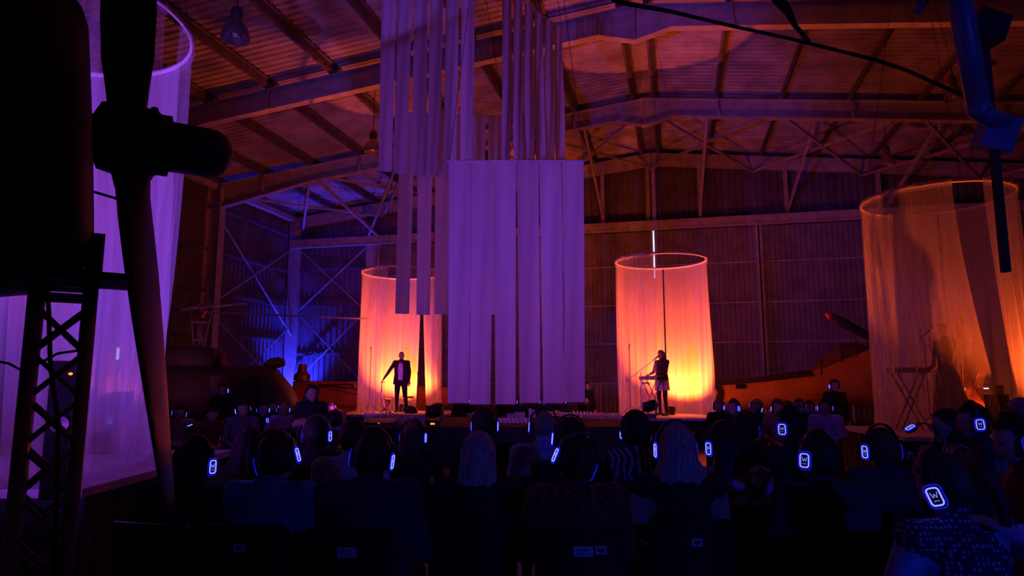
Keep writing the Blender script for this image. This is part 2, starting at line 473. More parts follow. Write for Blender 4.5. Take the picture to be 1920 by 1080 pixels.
# wind bracing between the orange frame and the end wall
br = thing('roof_bracing', 'thin steel braces crossing between orange roof frame and end wall', 'bracing', (RX, 26, roofz(RX)), 0, None, 'structure')
def brace(a, b, w=0.09, nm='brace'):
    p = MB(); o = Vector(br.location); p.bar(Vector(a) - o, Vector(b) - o, w, w); p.build(nm, M['steel'], br)
Y2, Y3 = YS[4], YE - 0.3
bays = [RX + 4.18 * k for k in range(-4, 5)]
for k in range(8):
    a, b = bays[k], bays[k + 1]
    zof = 0.66
    brace((a + 0.5, Y2, roofz(a + .5) - zof), (b, Y3, roofz(b) - zof)); brace((b - 0.5, Y2, roofz(b - .5) - zof), (a, Y3, roofz(a) - zof))
for (pa, ya, pb, yb) in [(1090, 215, 1130, 405), (1325, 218, 1312, 405), (1538, 190, 1478, 392), (1770, 215, 1665, 385), (600, 342, 712, 445), (740, 318, 690, 445)]:
    brace(at_Y(pa, ya, Y2), at_Y(pb, yb, Y3), 0.1, 'strut')

# ------------------------------------------------------------------ bell lamps under the roof
def bell_lamp(p, dia, wire, label):
    t = thing('pendant_lamp', label, 'lamp', p, 0, 'bell shaped hangar lamps')
    r = dia / 2
    s = MB(); s.lathe([(r, -0.0), (r * 1.02, 0.02), (r * 0.93, 0.16), (r * 0.72, 0.3), (r * 0.42, 0.4), (r * 0.3, 0.44)], 20, cap=False)
    s.lathe([(r * 0.28, 0.43), (r * 0.4, 0.39), (r * 0.69, 0.29), (r * 0.9, 0.16), (r * 0.98, 0.02), (r, 0.0)], 20, cap=False)
    s.build('lamp_shade', M['lampmetal'], t, smooth=True)
    h = MB(); h.lathe([(r * 0.3, 0.42), (r * 0.42, 0.47), (r * 0.42, 0.62), (r * 0.3, 0.68), (0.03, 0.72)], 14); h.build('lamp_housing', M['lampdark'], t, smooth=True)
    b = MB(); b.ell((0, 0, 0.2), (0.07, 0.07, 0.16)); b.build('bulb', M['white'], t, smooth=True)
    w = MB(); w.tube([(0, 0, 0.7), (0, 0, 0.72 + wire)], 0.012, 6); w.build('hanger', M['cable'], t)
def lamp_at(px, py, d, dia, label):
    p = at_d(px, py, d); bell_lamp(p, dia, max(0.05, roofz(p.x) + 0.05 - p.z - 0.72), label)
lamp_at(441, 74, 13.0, 0.56, 'bell shaped pendant lamp under the dark roof, near the blue roof frame')
lamp_at(699, 286, 20.4, 0.55, 'bell shaped pendant lamp half hidden by the hanging strips')
lamp_at(1789, 186, 18.6, 0.5, 'bell shaped pendant lamp beside the blue hanging arm')
lamp_at(1664, 310, 22.5, 0.5, 'small bell shaped pendant lamp above the bassist curtain')
# ------------------------------------------------------------------ stage lights (real fixtures)
def uplight(name, loc, target, color, energy, face, label, size=110, group=None, blend=0.7):
    loc = Vector(loc)
    t = thing(name, label, 'stage light', loc, 0, group)
    d = (Vector(target) - (loc + Vector((0, 0, 0.14)))).normalized()
    R = d.to_track_quat('Z', 'Y').to_matrix()
    Mx = Matrix.Translation((0, 0, 0.14)) @ R.to_4x4()
    b = MB(); b.lathe([(0.05, -0.12), (0.085, -0.1), (0.09, 0.05), (0.1, 0.07), (0.09, 0.07), (0.085, 0.045)], 16, Mx); b.build('can', M['black'], t, smooth=True)
    f = MB(); f.lathe([(0.0, 0.046), (0.083, 0.046)], 16, Mx, cap=False); f.build('lens', face, t)
    y = MB()
    y.box((0, 0, 0.01), (0.18, 0.18, 0.02)); y.box((0.105, 0, 0.08), (0.012, 0.05, 0.15)); y.box((-0.105, 0, 0.08), (0.012, 0.05, 0.15))
    y.build('yoke', M['black'], t)
    spot('lamp_light', loc + Vector((0, 0, 0.14)) + d * 0.09, loc + Vector((0, 0, 0.14)) + d * 3, color, energy, size, blend, 0.06, t)
    return t

ZS = 0.75                               # stage deck height
def frame_of(c):
    tocam = Vector((-c.x, -c.y, 0)).normalized(); f = -tocam; r = Vector((f.y, -f.x, 0)); return tocam, r
def pol(c, phi, R):
    tc, r = frame_of(c); a = math.radians(phi)
    return Vector((c.x, c.y, 0)) + tc * (R * math.cos(a)) + r * (R * math.sin(a))

ZR = 4.93
def curtain(c, R, label, panels, zdeck=ZS, seed=1, ZR=ZR):
    rnd = random.Random(seed)
    t = thing('sheer_curtain', label, 'curtain', (c.x, c.y, zdeck), 0, 'round sheer curtains on the stages')
    rg = MB(); n = 72
    pts = [(R * math.cos(2 * math.pi * k / n), R * math.sin(2 * math.pi * k / n), ZR - zdeck) for k in range(n)]
    rings = []
    for p in pts:
        d = Vector((p[0], p[1], 0)).normalized()
        rings.append([Vector(p) + d * (0.02 * math.cos(a)) + UP * (0.03 * math.sin(a)) for a in [2 * math.pi * j / 8 for j in range(8)]])
    rings.append(rings[0]); rg.loft(rings, False); rg.build('hoop', M['ring'], t, smooth=True)
    for a in (30, 150, 270):
        w = MB(); q = Vector((R * math.cos(math.radians(a)), R * math.sin(math.radians(a)), ZR - zdeck)); w.tube([q, (q.x * 0.05, q.y * 0.05, roofz(c.x) - 0.0 - zdeck)], 0.005, 5); w.build('hanging_wire', M['cable'], t)
    tc, r = frame_of(c)
    for (p0, p1, kw) in panels:
        b0 = kw.get('b0', p0); b1 = kw.get('b1', p1); Rb = kw.get('Rb', 1.0); zb = kw.get('zb', 0.01); am = kw.get('amp', 0.045)
        npl = max(2, int(abs(p1 - p0) / 13)); nu = npl * 10; nv = 22
        ph = [rnd.uniform(0, 6.28) for _ in range(3)]; kf = [1.0, rnd.uniform(0.3, 0.45), rnd.uniform(1.6, 2.1)]
        mb = MB(); vs = []
        for j in range(nv + 1):
            v = j / nv
            zz = (ZR - zdeck) * (1 - v) + zb * v
            if j == 0: zz += 0.02
            for i in range(nu + 1):
                u = i / nu
                e = v ** kw.get('pw', 1.4)
                a = (p0 + (p1 - p0) * u) * (1 - e) + (b0 + (b1 - b0) * u) * e
                x = u * npl * 2 * math.pi
                amp = am * (0.12 + 0.88 * min(1, v * 1.6))
                rr = R * (1 + (Rb - 1) * v * v) - 0.005 + amp * (math.sin(x * kf[0] + ph[0] + 0.5 * math.sin(3 * v)) * 0.55 + math.sin(x * kf[1] + ph[1]) * 0.7 + 0.3 * math.sin(x * kf[2] + ph[2]))
                ar = math.radians(a)
                q = tc * (rr * math.cos(ar)) + r * (rr * math.sin(ar))
                if v > 0.97: q *= 1.0 + 0.03 * math.sin(x * 0.7)
                vs.append((q.x, q.y, zz))
        fs = [(j * (nu + 1) + i, j * (nu + 1) + i + 1, (j + 1) * (nu + 1) + i + 1, (j + 1) * (nu + 1) + i) for j in range(nv) for i in range(nu)]
        mb.add(vs, fs); mb.build('drape', M['sheer' if abs((p0 + p1) / 2) < 95 else 'sheer_double'], t, smooth=True)
        hm = MB(); rr0 = []
        for i in range(0, nu + 1, 2):
            p = Vector(vs[i]); d = Vector((p.x, p.y, 0)).normalized()
            rr0.append([p + d * 0.027 + UP * 0.03, p + d * 0.027 - UP * 0.11, p + d * 0.024 - UP * 0.11, p + d * 0.024 + UP * 0.03])
        hm.loft(rr0, True); hm.build('drape_hem', M['sheer'], t)
    return t

def deck(c, w, dpt, rz, label, z=ZS, top='deck'):
    t = thing('stage_deck', label, 'stage', (c.x, c.y, 0), rz, 'raised stages')
    a = MB(); a.box((0, 0, z - 0.03), (w, dpt, 0.06)); a.build('deck_top', M[top], t)
    # pleated black skirt
    s = MB(); n = int((w + dpt) * 2 / 0.08); per = []
    L = 2 * (w + dpt)
    for k in range(n):
        q = L * k / n; o = 0.012 * math.sin(k * 1.9) + 0.008
        if q < w: p = (-w / 2 + q, -dpt / 2 - o)
        elif q < w + dpt: p = (w / 2 + o, -dpt / 2 + q - w)
        elif q < 2 * w + dpt: p = (w / 2 - (q - w - dpt), dpt / 2 + o)
        else: p = (-w / 2 - o, dpt / 2 - (q - 2 * w - dpt))
        per.append(p)
    s.loft([[Vector((x, y, 0.0)) for x, y in per], [Vector((x, y, z - 0.06)) for x, y in per]], False)
    s.build('skirt', M['blackcloth'], t)
    return t

ZC0 = 0.84
C1 = gnd(754, 20.5); C2 = gnd(1240, 18.5); C3 = gnd(1768, 12.2); C0 = Vector((RGT * -4.5 + FWD * 6.25).to_tuple()); C00 = Vector((RGT * -8.6 + FWD * 14.2).to_tuple())
def face_rz(c): return math.atan2(c.y, c.x) - math.pi / 2
deck(C1, 3.2, 3.0, YAW, 'black skirted stage under the saxophone curtain')
deck(C2, 2.5, 3.1, YAW, 'black skirted stage under the singer curtain')
deck(C3, 3.0, 3.1, YAW - 0.12, 'pale topped stage under the bassist curtain')
deck(C0, 2.95, 2.9, YAW + 0.04, 'large black skirted stage beside the truss tower', ZC0)
deck(C00, 3.2, 3.0, YAW, 'black skirted stage under the drum curtain')
curtain(C1, 1.2, 'round sheer curtain around the saxophone player, glowing orange', [(-100, -20, {'b0': -96, 'b1': -32}), (-180, -100, {}), (150, 182, {'b0': 155, 'b1': 182}), (93, 147, {'b0': 93, 'b1': 138}), (38, 96, {'b0': 52, 'b1': 96})], seed=3)
curtain(C2, 1.22, 'round sheer curtain around the singer in a skirt, glowing orange', [(-97, -6, {'b0': -90, 'b1': -10, 'Rb': 0.97}), (-182, -97, {}), (98, 176, {}), (70, 100, {'b0': 78, 'b1': 102, 'zb': -0.28, 'Rb': 1.05})], seed=5)
curtain(C3, 1.22, 'round sheer curtain around the bassist, violet and red', [(-97, 12, {'b0': -80, 'b1': 36, 'Rb': 0.9, 'pw': 1.8}), (-180, -97, {}), (100, 178, {}), (34, 102, {'b0': 42, 'b1': 104, 'Rb': 1.06})], seed=8)
curtain(C0, 1.24, 'tall violet sheer curtain behind the propeller', [(-98, -12, {}), (-8, 44, {'b0': -2, 'b1': 62, 'Rb': 0.95}), (56, 104, {'b0': 44, 'b1': 80, 'Rb': 0.86, 'pw': 2.2}), (104, 180, {'b0': 92, 'b1': 180, 'Rb': 0.95}), (-180, -98, {})], ZC0, 12, 5.1)
curtain(C00, 1.22, 'sheer violet curtain around the drum kit, behind the propeller curtain', [(-97, -10, {}), (0, 97, {}), (100, 176, {}), (-180, -100, {})], seed=15)

# amber uplights standing inside the curtains: one washes the cloth, one beams up to the roof
def inside(c, phi, r): 
    p = pol(c, phi, r); p.z = ZC0 if c is C0 else ZS; return p
def amber(c, phi, r, e, label, col=AMBER, size=132):
    uplight('uplight', inside(c, phi, r), inside(c, phi, r + 0.75) + UP * 2.6, col, e, M['amberface'], 'amber floor uplight ' + label, size, 'amber floor uplights', 0.75)
amber(C1, 165, 0.3, 2500, 'behind the saxophone player')
amber(C2, 150, 0.35, 2500, 'beside the singer')
amber(C3, 96, 0.4, 2600, 'beside the bassist', AMBER, 132)
amber(C0, -70, 0.6, 130, 'inside the tall violet curtain', (0.9, 0.06, 0.18))
amber(C00, 150, 0.5, 150, 'beside the drum kit', (0.95, 0.12, 0.4))

# blue uplights along the walls
p = at_z(547, 762, 0.0); colp = Vector((XL + 0.75, YE - 0.75, 0))
uplight('uplight', colp, colp + Vector((-0.25, 0.2, 3)), BLUE, 3500, M['blueface'], 'blue uplight at the foot of the corner column', 84)

# moving heads
def moving_head(loc, target, color, energy, label, face, size=40, stand=0.0, name='moving_head_light', disp=False):
    loc = Vector(loc)
    t = thing(name, label, 'stage light', loc, 0, 'moving head stage lights')
    b = MB(); b.box((0, 0, 0.05 + stand), (0.3, 0.24, 0.1)); b.build('base', M['plastic'], t)
    if stand > 0:
        s = MB(); s.tube([(0, 0, 0), (0, 0, stand)], 0.03, 8)
        for a in (0, 2.1, 4.2): s.tube([(0, 0, 0.35), (0.35 * math.cos(a), 0.35 * math.sin(a), 0.015)], 0.015, 6)
        s.build('tripod', M['black'], t)
    y = MB(); y.box((0.15, 0, 0.24 + stand), (0.04, 0.12, 0.32)); y.box((-0.15, 0, 0.24 + stand), (0.04, 0.12, 0.32)); y.box((0, 0, 0.1 + stand), (0.32, 0.13, 0.04)); y.build('yoke', M['plastic'], t)
    hc = Vector((0, 0, 0.3 + stand)); d = (Vector(target) - (loc + hc)).normalized()
    R = d.to_track_quat('Z', 'Y').to_matrix(); Mx = Matrix.Translation(hc) @ R.to_4x4()
    h = MB(); h.lathe([(0.03, -0.17), (0.1, -0.15), (0.135, -0.05), (0.135, 0.06), (0.12, 0.15), (0.105, 0.15), (0.1, 0.12)], 16, Mx); h.build('head', M['plastic'], t, smooth=True)
    f = MB(); f.lathe([(0.0, 0.125), (0.1, 0.125)], 16, Mx, cap=False); f.build('lens', face, t)
    i = MB(); i.box((0.0, -0.122, 0.05 + stand), (0.09, 0.006, 0.03)); i.build('display', M['led_orange' if disp else 'plastic'], t).rotation_euler = (0, 0, 0)
    if energy > 0:
        spot('lamp_light' if name == 'moving_head_light' else name.replace('stage_light', 'lamp_light'), loc + hc + d * 0.16, target, color, energy, size, 0.8, 0.08, t)
    return t
# central low stage
CP = RGT * -0.3 + FWD * 15.5
deck(CP, 5.6, 4.2, YAW + 0.02, 'low central stage under the hanging strips', ZS, 'blackcloth')
STRIPS = at_d(960, 420, 12.2)
ml = gnd(819, 13.75, ZS); moving_head(ml, C2 + UP * 3.0 - RGT * 0.5, (0.5, 0.03, 0.55), 1100, 'dark moving head light on the central stage, orange display', M['violetface'], 40, disp=True)
ml = gnd(637, 11.2, 0); moving_head(ml, C1 + UP * 3.0 - RGT * 0.4, (0.47, 0.03, 0.6), 2300, 'dark moving head light on a stand beside the standing listener', M['violetface'], 30, 0.72)
ml = gnd(1212, 16.75, ZS); moving_head(ml, C3 + UP * 3.0, VIOLET, 0, 'dark moving head light in front of the singer curtain', M['glassdark'], 40)
# stage lights of the hall that stand outside the picture: violet ones on the left side of the seats, a blue one behind them
moving_head(RGT * -5.0 + FWD * 0.5, STRIPS + UP * 1.0, VIOLET, 2000, 'violet stage light on a stand at the side of the seats', M['violetface'], 62, 1.2, 'stage_light_left_offscreen')
moving_head(RGT * -6.2 + FWD * 0.9, C0 + UP * 3.2, (0.2, 0.085, 1.0), 2000, 'violet stage light on a stand aimed at the tall violet curtain', M['violetface'], 50, 0.8, 'stage_light_curtain_left_offscreen')
moving_head(RGT * 4.0 - FWD * 5.0, RGT * 2.1 + FWD * 4.0 + UP * 1.4, (0.02, 0.045, 1.0), 420, 'blue stage light on a tall stand behind the seats', M['blueface'], 50, 3.0, 'stage_light_behind_offscreen')

# ------------------------------------------------------------------ hanging cloth strips
def strip_panel(label, tl, tr, zb, n, gap, seed, widths=None):
    """n strips of cloth on a bar from tl to tr, hanging down to zb"""
    rnd = random.Random(seed); tl = Vector(tl); tr = Vector(tr)
    base = (tl + tr) / 2
    t = thing('hanging_strips', label, 'banner', base, 0, 'panels of hanging cloth strips')
    b = MB(); ax = (tr - tl); L = ax.length; ax.normalize(); nrm = Vector((ax.y, -ax.x, 0)).normalized()
    if nrm.dot(-base) < 0: nrm = -nrm
    b.tube([tl - base - ax * 0.04, tr - base + ax * 0.04], 0.022, 8); b.build('bar', M['ring'], t, smooth=True)
    for a in (tl, tr):
        w = MB(); w.tube([a - base, (a - base) * 0.5 + UP * (roofz(a.x) + 0.1 - base.z)], 0.006, 5); w.build('hanging_wire', M['cable'], t)
    pw = L / n
    for k in range(n):
        x0 = -L / 2 + pw * k + gap / 2; x1 = -L / 2 + pw * (k + 1) - gap / 2
        mb = MB(); nv, nu = 26, 8; rows = []
        tw = rnd.uniform(-0.22, 0.22); sk = rnd.uniform(-0.03, 0.03); nar = rnd.uniform(0.86, 0.95); bow = rnd.choice((-1, 1)) * rnd.uniform(0.02, 0.05); f = rnd.uniform(1.5, 3.5)
        H = base.z - zb - rnd.uniform(-0.02, 0.03)
        for j in range(nv + 1):
            v = j / nv; row = []
            for i in range(nu + 1):
                u = i / nu - 0.5
                w = (x1 - x0) * (1 - (1 - nar) * v)
                xx = (x0 + x1) / 2 + u * w * math.cos(tw * v) + sk * v
                off = math.sin(tw * v) * u * w + bow * (1 - 4 * u * u) * min(1, v * 2) + 0.025 * math.sin(f * v * 3 + k) * v + 0.012 * math.sin(9 * u + 5 * v)
                p = ax * xx + nrm * (off + 0.024) - UP * (v * H)
                row.append(p)
            rows.append(row)
        front = [p for r_ in rows for p in r_]
        mb.loft(rows, False, closed=False)
        mb.build('cloth_strip', M['banner'], t, smooth=True)
dD = 12.2
a = at_d(842, 303, dD); b = at_d(1095, 312, dD - 0.05); b.z = a.z
strip_panel('lowest panel of hanging cloth strips, reaching down to the central stage', a, b, at_d(960, 756, dD).z, 6, 0.012, 1)
zA = 9.85
a = at_d(703, 320, 12.3); b = at_d(888, 345, 13.0)
zb_ = a.z
b = at_d(888, 344, 12.3 + 0.75)
strip_panel('high panel of hanging cloth strips reaching up out of view, nearest the propeller', Vector((a.x, a.y, zA)), Vector((b.x, b.y, zA)), (a.z + b.z) / 2, 6, 0.04, 2)
a = at_d(938, 0, 12.55); b = at_d(1054, 55, 14.2)
strip_panel('high sideways panel of narrow hanging cloth strips with a slanting bar', Vector((a.x, a.y, b.z)), b, at_d(1000, 360, 13.6).z, 6, 0.045, 3)
a = at_d(748, 212, 14.4); b = at_d(946, 212, 14.6); b.z = a.z
strip_panel('farthest panel of hanging cloth strips, in front of the saxophone curtain', a, b, at_d(800, 589, 14.4).z, 6, 0.06, 4)
# ------------------------------------------------------------------ aircraft engine with propeller on a truss tower, in front
HUBP = at_d(238, 262, 3.0)
axis = (RGT * 0.85 + FWD * 0.53).normalized()         # propeller shaft, pointing right and a little away
def axM(origin, ax):
    R = ax.to_track_quat('Z', 'Y').to_matrix(); return Matrix.Translation(origin) @ R.to_4x4()
cowlc = HUBP - axis * 0.2
ct = thing('aircraft_engine', 'dark aircraft engine cowl with a black four blade propeller', 'aircraft engine', HUBP)
Mx = axM(Vector((0, 0, 0)), axis)
caxis = (axis + UP * 0.1).normalized(); Mc = axM(Vector((0, 0, -0.03)), caxis)
cw = MB(); cw.lathe([(0.40, -0.15), (0.5, -0.14), (0.57, -0.16), (0.62, -0.2), (0.65, -0.27), (0.67, -0.38), (0.685, -0.6), (0.69, -0.9), (0.685, -1.6)], 64, Mc, cap=True); cw.build('cowl', M['cowl'], ct, smooth=True)
sm = MB(); sm.lathe([(0.675, -0.59), (0.692, -0.59), (0.692, -0.57), (0.675, -0.57)], 64, Mc, cap=False); sm.build('cowl_seam', M['hub'], ct)
for k in range(22):
    a = 2 * math.pi * k / 22; f = MB(); f.lathe([(0.01, 0.68), (0.01, 0.694), (0.0, 0.696)], 6, Mc @ Matrix.Translation((0, 0, -0.65)) @ Matrix.Rotation(a, 4, 'Z') @ Matrix.Rotation(math.pi / 2, 4, 'Y')); f.build('cowl_rivet', M['hub'], ct)
sp = MB(); sp.lathe([(0.118, 0.17), (0.118, 0.34), (0.112, 0.38), (0.095, 0.415), (0.065, 0.44), (0.03, 0.452), (0.004, 0.455)], 32, Mx); sp.build('spinner', M['spinner'], ct, smooth=True)
hb = MB(); hb.lathe([(0.08, -0.24), (0.09, -0.14), (0.15, -0.11), (0.165, -0.05), (0.165, 0.04), (0.15, 0.12), (0.142, 0.13), (0.142, 0.175), (0.12, 0.18)], 32, Mx)
for k in range(10):
    a = 2 * math.pi * k / 10; q = Mx @ Vector((0.15 * math.cos(a), 0.15 * math.sin(a), 0.1)); hb.ell(q, (0.022, 0.022, 0.022), 6, 4)
hb.build('hub', M['hub'], ct, smooth=True)
# blades in the plane across the shaft
b1 = (UP * 1.0 - RGT * 0.0).normalized(); b1 = (b1 - axis * b1.dot(axis)).normalized(); b2 = axis.cross(b1)
def blade(dirv, side, L, nm, twist0=1.0, wash=0.6, shear=Vector((0, 0, 0))):
    mb = MB(); rings = []
    prof = [(0.08, 0.075, 0.075), (0.17, 0.085, 0.08), (0.26, 0.105, 0.055), (0.4, 0.135, 0.04), (0.62, 0.15, 0.03), (0.9, 0.15, 0.024), (1.2, 0.138, 0.019), (1.5, 0.115, 0.015), (1.68, 0.085, 0.012), (1.77, 0.04, 0.008), (1.79, 0.012, 0.005)]
    for r, ch, th in prof:
        k = r / 1.79; tw = twist0 * (1.0 - wash * min(1, k * 1.2))
        e1 = side * math.cos(tw) + axis * math.sin(tw); e2 = -side * math.sin(tw) + axis * math.cos(tw)
        rings.append([dirv * (r * L / 1.79) + e1 * (ch * math.cos(a)) + e2 * (th * math.sin(a)) + shear * (k * k) for a in [2 * math.pi * j / 16 for j in range(16)]])
    mb.loft(rings); mb.build(nm, M['propblade'], ct, smooth=True)
blade((b1 - RGT * 0.07).normalized(), b2, 1.79, 'propeller_blade', 0.95, 0.25)
blade((-b1 + RGT * 0.19).normalized(), -b2, 1.75, 'propeller_blade', 0.62, 0.45)
blade((-b2 + UP * 0.12).normalized(), -b1, 1.7, 'propeller_blade', 0.9)
wb = MB()
wb.tube([HUBP * 0 - axis * 0.2 - UP * 0.1, -axis * 0.18 - UP * 0.2 - FWD * .05, -axis * 0.1 - UP * 0.27 - FWD * .05, -axis * 0.0 - UP * 0.29 - FWD * .05, axis * 0.05 - UP * 0.2], 0.007, 6); wb.build('hub_wire', M['cable'], ct)

# truss tower
tw_d = 2.75
tb = at_d(97, 800, tw_d); TW = 0.18
TT = thing('truss_tower', 'square aluminium truss tower with crossed bars under the engine', 'truss', (tb.x, tb.y, 0), YAW + 0.57)
ztop = at_d(110, 527, tw_d).z
lean = Vector((0.012, 0, 0))
for sx in (-1, 1):
    for sy in (-1, 1):
        m_ = MB(); m_.tube([(sx * TW / 2, sy * TW / 2, 0), (sx * TW / 2, sy * TW / 2, ztop)], 0.027, 12); m_.build('chord', M['alu'], TT, smooth=True)
nb = 10
for s in range(4):
    R = Matrix.Rotation(s * math.pi / 2, 3, 'Z')
    for k in range(nb):
        z0 = 0.05 + (ztop - 0.16) * k / nb; z1 = 0.05 + (ztop - 0.16) * (k + 1) / nb
        for (xa, xb) in ((-1, 1), (1, -1)):
            m_ = MB(); m_.tube([R @ Vector((xa * TW / 2, -TW / 2, z0)), R @ Vector((xb * TW / 2, -TW / 2, z1))], 0.0095, 7); m_.build('diagonal', M['alu'], TT, smooth=True)
    for z in (ztop - 0.07, ztop - 0.025, 0.03):
        m_ = MB(); m_.tube([R @ Vector((-TW / 2, -TW / 2, z)), R @ Vector((TW / 2, -TW / 2, z))], 0.011, 7); m_.build('crossbar', M['alu'], TT)
m_ = MB(); m_.box((0.03, 0, ztop + 0.012), (TW + 0.22, TW + 0.14, 0.03)); m_.build('top_plate', M['rust'], TT)
m_ = MB(); m_.box((0, 0, 0.006), (TW + 0.25, TW + 0.25, 0.012)); m_.build('base_plate', M['black'], TT)
m_ = MB(); m_.box((TW / 2 + 0.005, 0, ztop + 0.1), (0.06, 0.12, 0.2)); m_.build('engine_bracket', M['black'], TT)
c1 = MB(); z = ztop
c1.tube([(-0.06, -0.15, z), (-0.04, -0.16, z - 0.15), (-0.02, -0.15, z - 0.35), (0.02, -0.14, z - 0.55), (0.04, -0.14, z - 0.85), (0.06, -0.1, z - 1.3), (0.06, -0.1, 0.02)], 0.008, 6); c1.build('cable', M['cable'], TT, smooth=True)
c2 = MB(); c2.tube([(-0.2, -0.14, z - 0.02), (-0.21, -0.15, z - 0.12), (-0.2, -0.15, z - 0.2), (-0.215, -0.15, z - 0.3), (-0.2, -0.15, z - 0.33), (-0.15, -0.15, z - 0.34), (-0.1, -0.15, z - 0.37), (0.0, -0.16, z - 0.3), (0.1, -0.15, z - 0.28)], 0.005, 6); c2.build('cable', M['cable'], TT, smooth=True)

# loudspeaker on a stand behind the tower
lp = gnd(138, 4.05)
LS = thing('loudspeaker', 'slim black loudspeaker on a pole, small orange light, behind the truss', 'loudspeaker', lp, YAW + 0.5)
m_ = MB(); m_.box((0, 0, 1.3), (0.14, 0.16, 0.78)); m_.build('cabinet', M['plastic'], LS)
m_ = MB(); m_.lathe([(0.012, 0), (0.045, 0.01), (0.05, 0.0)], 16, Matrix.Translation((0, -0.085, 1.33)) @ Matrix.Rotation(math.pi / 2, 4, 'X')); m_.build('driver', M['alu'], LS)
m_ = MB(); m_.ell((0.03, -0.085, 1.615), (0.011, 0.006, 0.008)); m_.build('indicator', M['led_orange'], LS)
m_ = MB(); m_.tube([(0, 0, 0), (0, 0, 0.95)], 0.018, 8)
for a in (0.3, 2.4, 4.5): m_.tube([(0, 0, 0.4), (0.4 * math.cos(a), 0.4 * math.sin(a), 0.012)], 0.012, 6)
m_.build('stand', M['black'], LS)

# blue arm hanging at the right
A = at_d(1800, 0, 4.0); B = at_d(1836, 205, 4.0); dirA = (A - B).normalized(); top = A + dirA * 1.0
t = thing('roof_strut', 'blue steel strut with a dark flat bar hanging from the roof', 'steel strut', B)
def L_(p): return p - B
m_ = MB(); m_.tube([L_(top), L_(A), L_(B)], [0.07, 0.07, 0.066], 14, upv=RGT); m_.ell((0, 0, 0), (0.07, 0.07, 0.07)); 
e1 = at_d(1890, 232, 4.1); m_.tube([L_(B), L_(at_d(1858, 222, 4.05)), L_(e1)], [0.066, 0.055, 0.05], 12)
m_.build('arm', M['bluesteel'], t, smooth=True)
m_ = MB(); m_.bar(L_(at_d(1843, 60, 4.12)), L_(at_d(1886, 510, 4.12)), 0.055, 0.03, RGT); m_.build('flat_bar', M['rust'], t)
m_ = MB(); m_.box(L_(at_d(1868, 250, 4.12)), (0.2, 0.12, 0.22), Euler((0.2, 0.3, YAW)).to_matrix()); m_.build('clamp', M['bluesteel'], t)
m_ = MB(); m_.box(L_(at_d(1850, 52, 4.12)), (0.2, 0.14, 0.17), Euler((0.1, 0.35, YAW)).to_matrix()); m_.box(L_(at_d(1822, 40, 4.1)), (0.12, 0.06, 0.06), Euler((0.1, 0.35, YAW)).to_matrix()); m_.build('bracket', M['black'], t)
m_ = MB(); m_.tube([L_(top), L_(Vector((top.x, top.y, roofz(top.x) + 0.1)))], 0.03, 8); m_.build('hanger', M['cable'], t)
t = thing('sagging_cable', 'dark forked cable sagging under the orange roof to the blue arm', 'cable', at_d(1518, 78, 5.0))
o = Vector(t.location)
m_ = MB(); m_.tube([at_d(*q) - o for q in ((900, -160, 4.6), (1060, -60, 4.7), (1160, 4, 4.8), (1260, 22, 4.9), (1360, 46, 5.0), (1470, 70, 5.0), (1560, 92, 5.0), (1640, 112, 4.8), (1700, 132, 4.6), (1830, 190, 4.05))], [0.02, 0.02, 0.02, 0.016, 0.014, 0.014, 0.014, 0.016, 0.014, 0.012], 8); m_.build('cable', M['cable'], t, smooth=True)
m_ = MB(); m_.tube([at_d(*q) - o for q in ((1440, -60, 5.0), (1460, 0, 5.0), (1478, 22, 5.0), (1492, 50, 5.0), (1518, 78, 5.0))], [0.05, 0.05, 0.034, 0.02, 0.014], 8); m_.build('branch', M['cable'], t, smooth=True)
p0 = at_d(1440, -60, 5.0); m_ = MB(); m_.tube([p0 - o, Vector((p0.x, p0.y, roofz(p0.x) + 0.1)) - o], 0.008, 6); m_.build('hanger', M['cable'], t)
t = thing('dangling_rod', 'short blue rod end beside the blue hanging arm', 'rod', at_d(1722, 20, 4.2)); o = Vector(t.location); p0 = at_d(1790, -90, 4.2)
m_ = MB(); m_.tube([(0, 0, 0), p0 - o], 0.022, 8); m_.ell((0, 0, 0), (0.026, 0.026, 0.026)); m_.build('rod', M['bluesteel'], t, smooth=True)
m_ = MB(); m_.tube([p0 - o, Vector((p0.x, p0.y, roofz(p0.x) + 0.1)) - o], 0.008, 6); m_.build('hanger', M['cable'], t)

# ------------------------------------------------------------------ helicopter at the left
HD = 17.4
H0 = gnd(420, HD)
t = thing('helicopter', 'dark helicopter with a blue lit rotor head, behind the seats', 'helicopter', H0)
def hp(px, py, dd=0.0): return at_d(px, py, HD + dd) - H0
def hloft(nm, secs, m_, n=14, sm=True, sq=0.75):
    mb = MB(); rings = []
    for px, yt, yb, hw in secs:
        a = hp(px, yt); b = hp(px, yb); c = (a + b) / 2; h = (a - b).length / 2
        ring = []
        for j in range(n):
            an = 2 * math.pi * j / n; ca, sa = math.cos(an), math.sin(an)
            ring.append(c + FWD * (hw * math.copysign(abs(ca) ** sq, ca)) + UP * (h * math.copysign(abs(sa) ** sq, sa)))
        rings.append(ring)
    mb.loft(rings); return mb.build(nm, M[m_], t, smooth=sm)
cab = hloft('cabin', [(296, 692, 800, 0.6), (320, 684, 806, 0.75), (380, 684, 808, 0.8), (440, 688, 808, 0.8), (490, 684, 804, 0.76), (512, 690, 800, 0.7), (538, 720, 796, 0.6), (552, 745, 790, 0.42), (558, 762, 784, 0.2)], 'olive')
hloft('engine_deck', [(296, 652, 690, 0.42), (350, 651, 690, 0.45), (408, 653, 692, 0.45), (414, 660, 692, 0.4)], 'olive', 14, True, 0.4)
hloft('searchlight', [(498, 680, 694, 0.12), (506, 672, 692, 0.16), (522, 669, 690, 0.17), (532, 673, 687, 0.14), (535, 678, 682, 0.05)], 'wood')
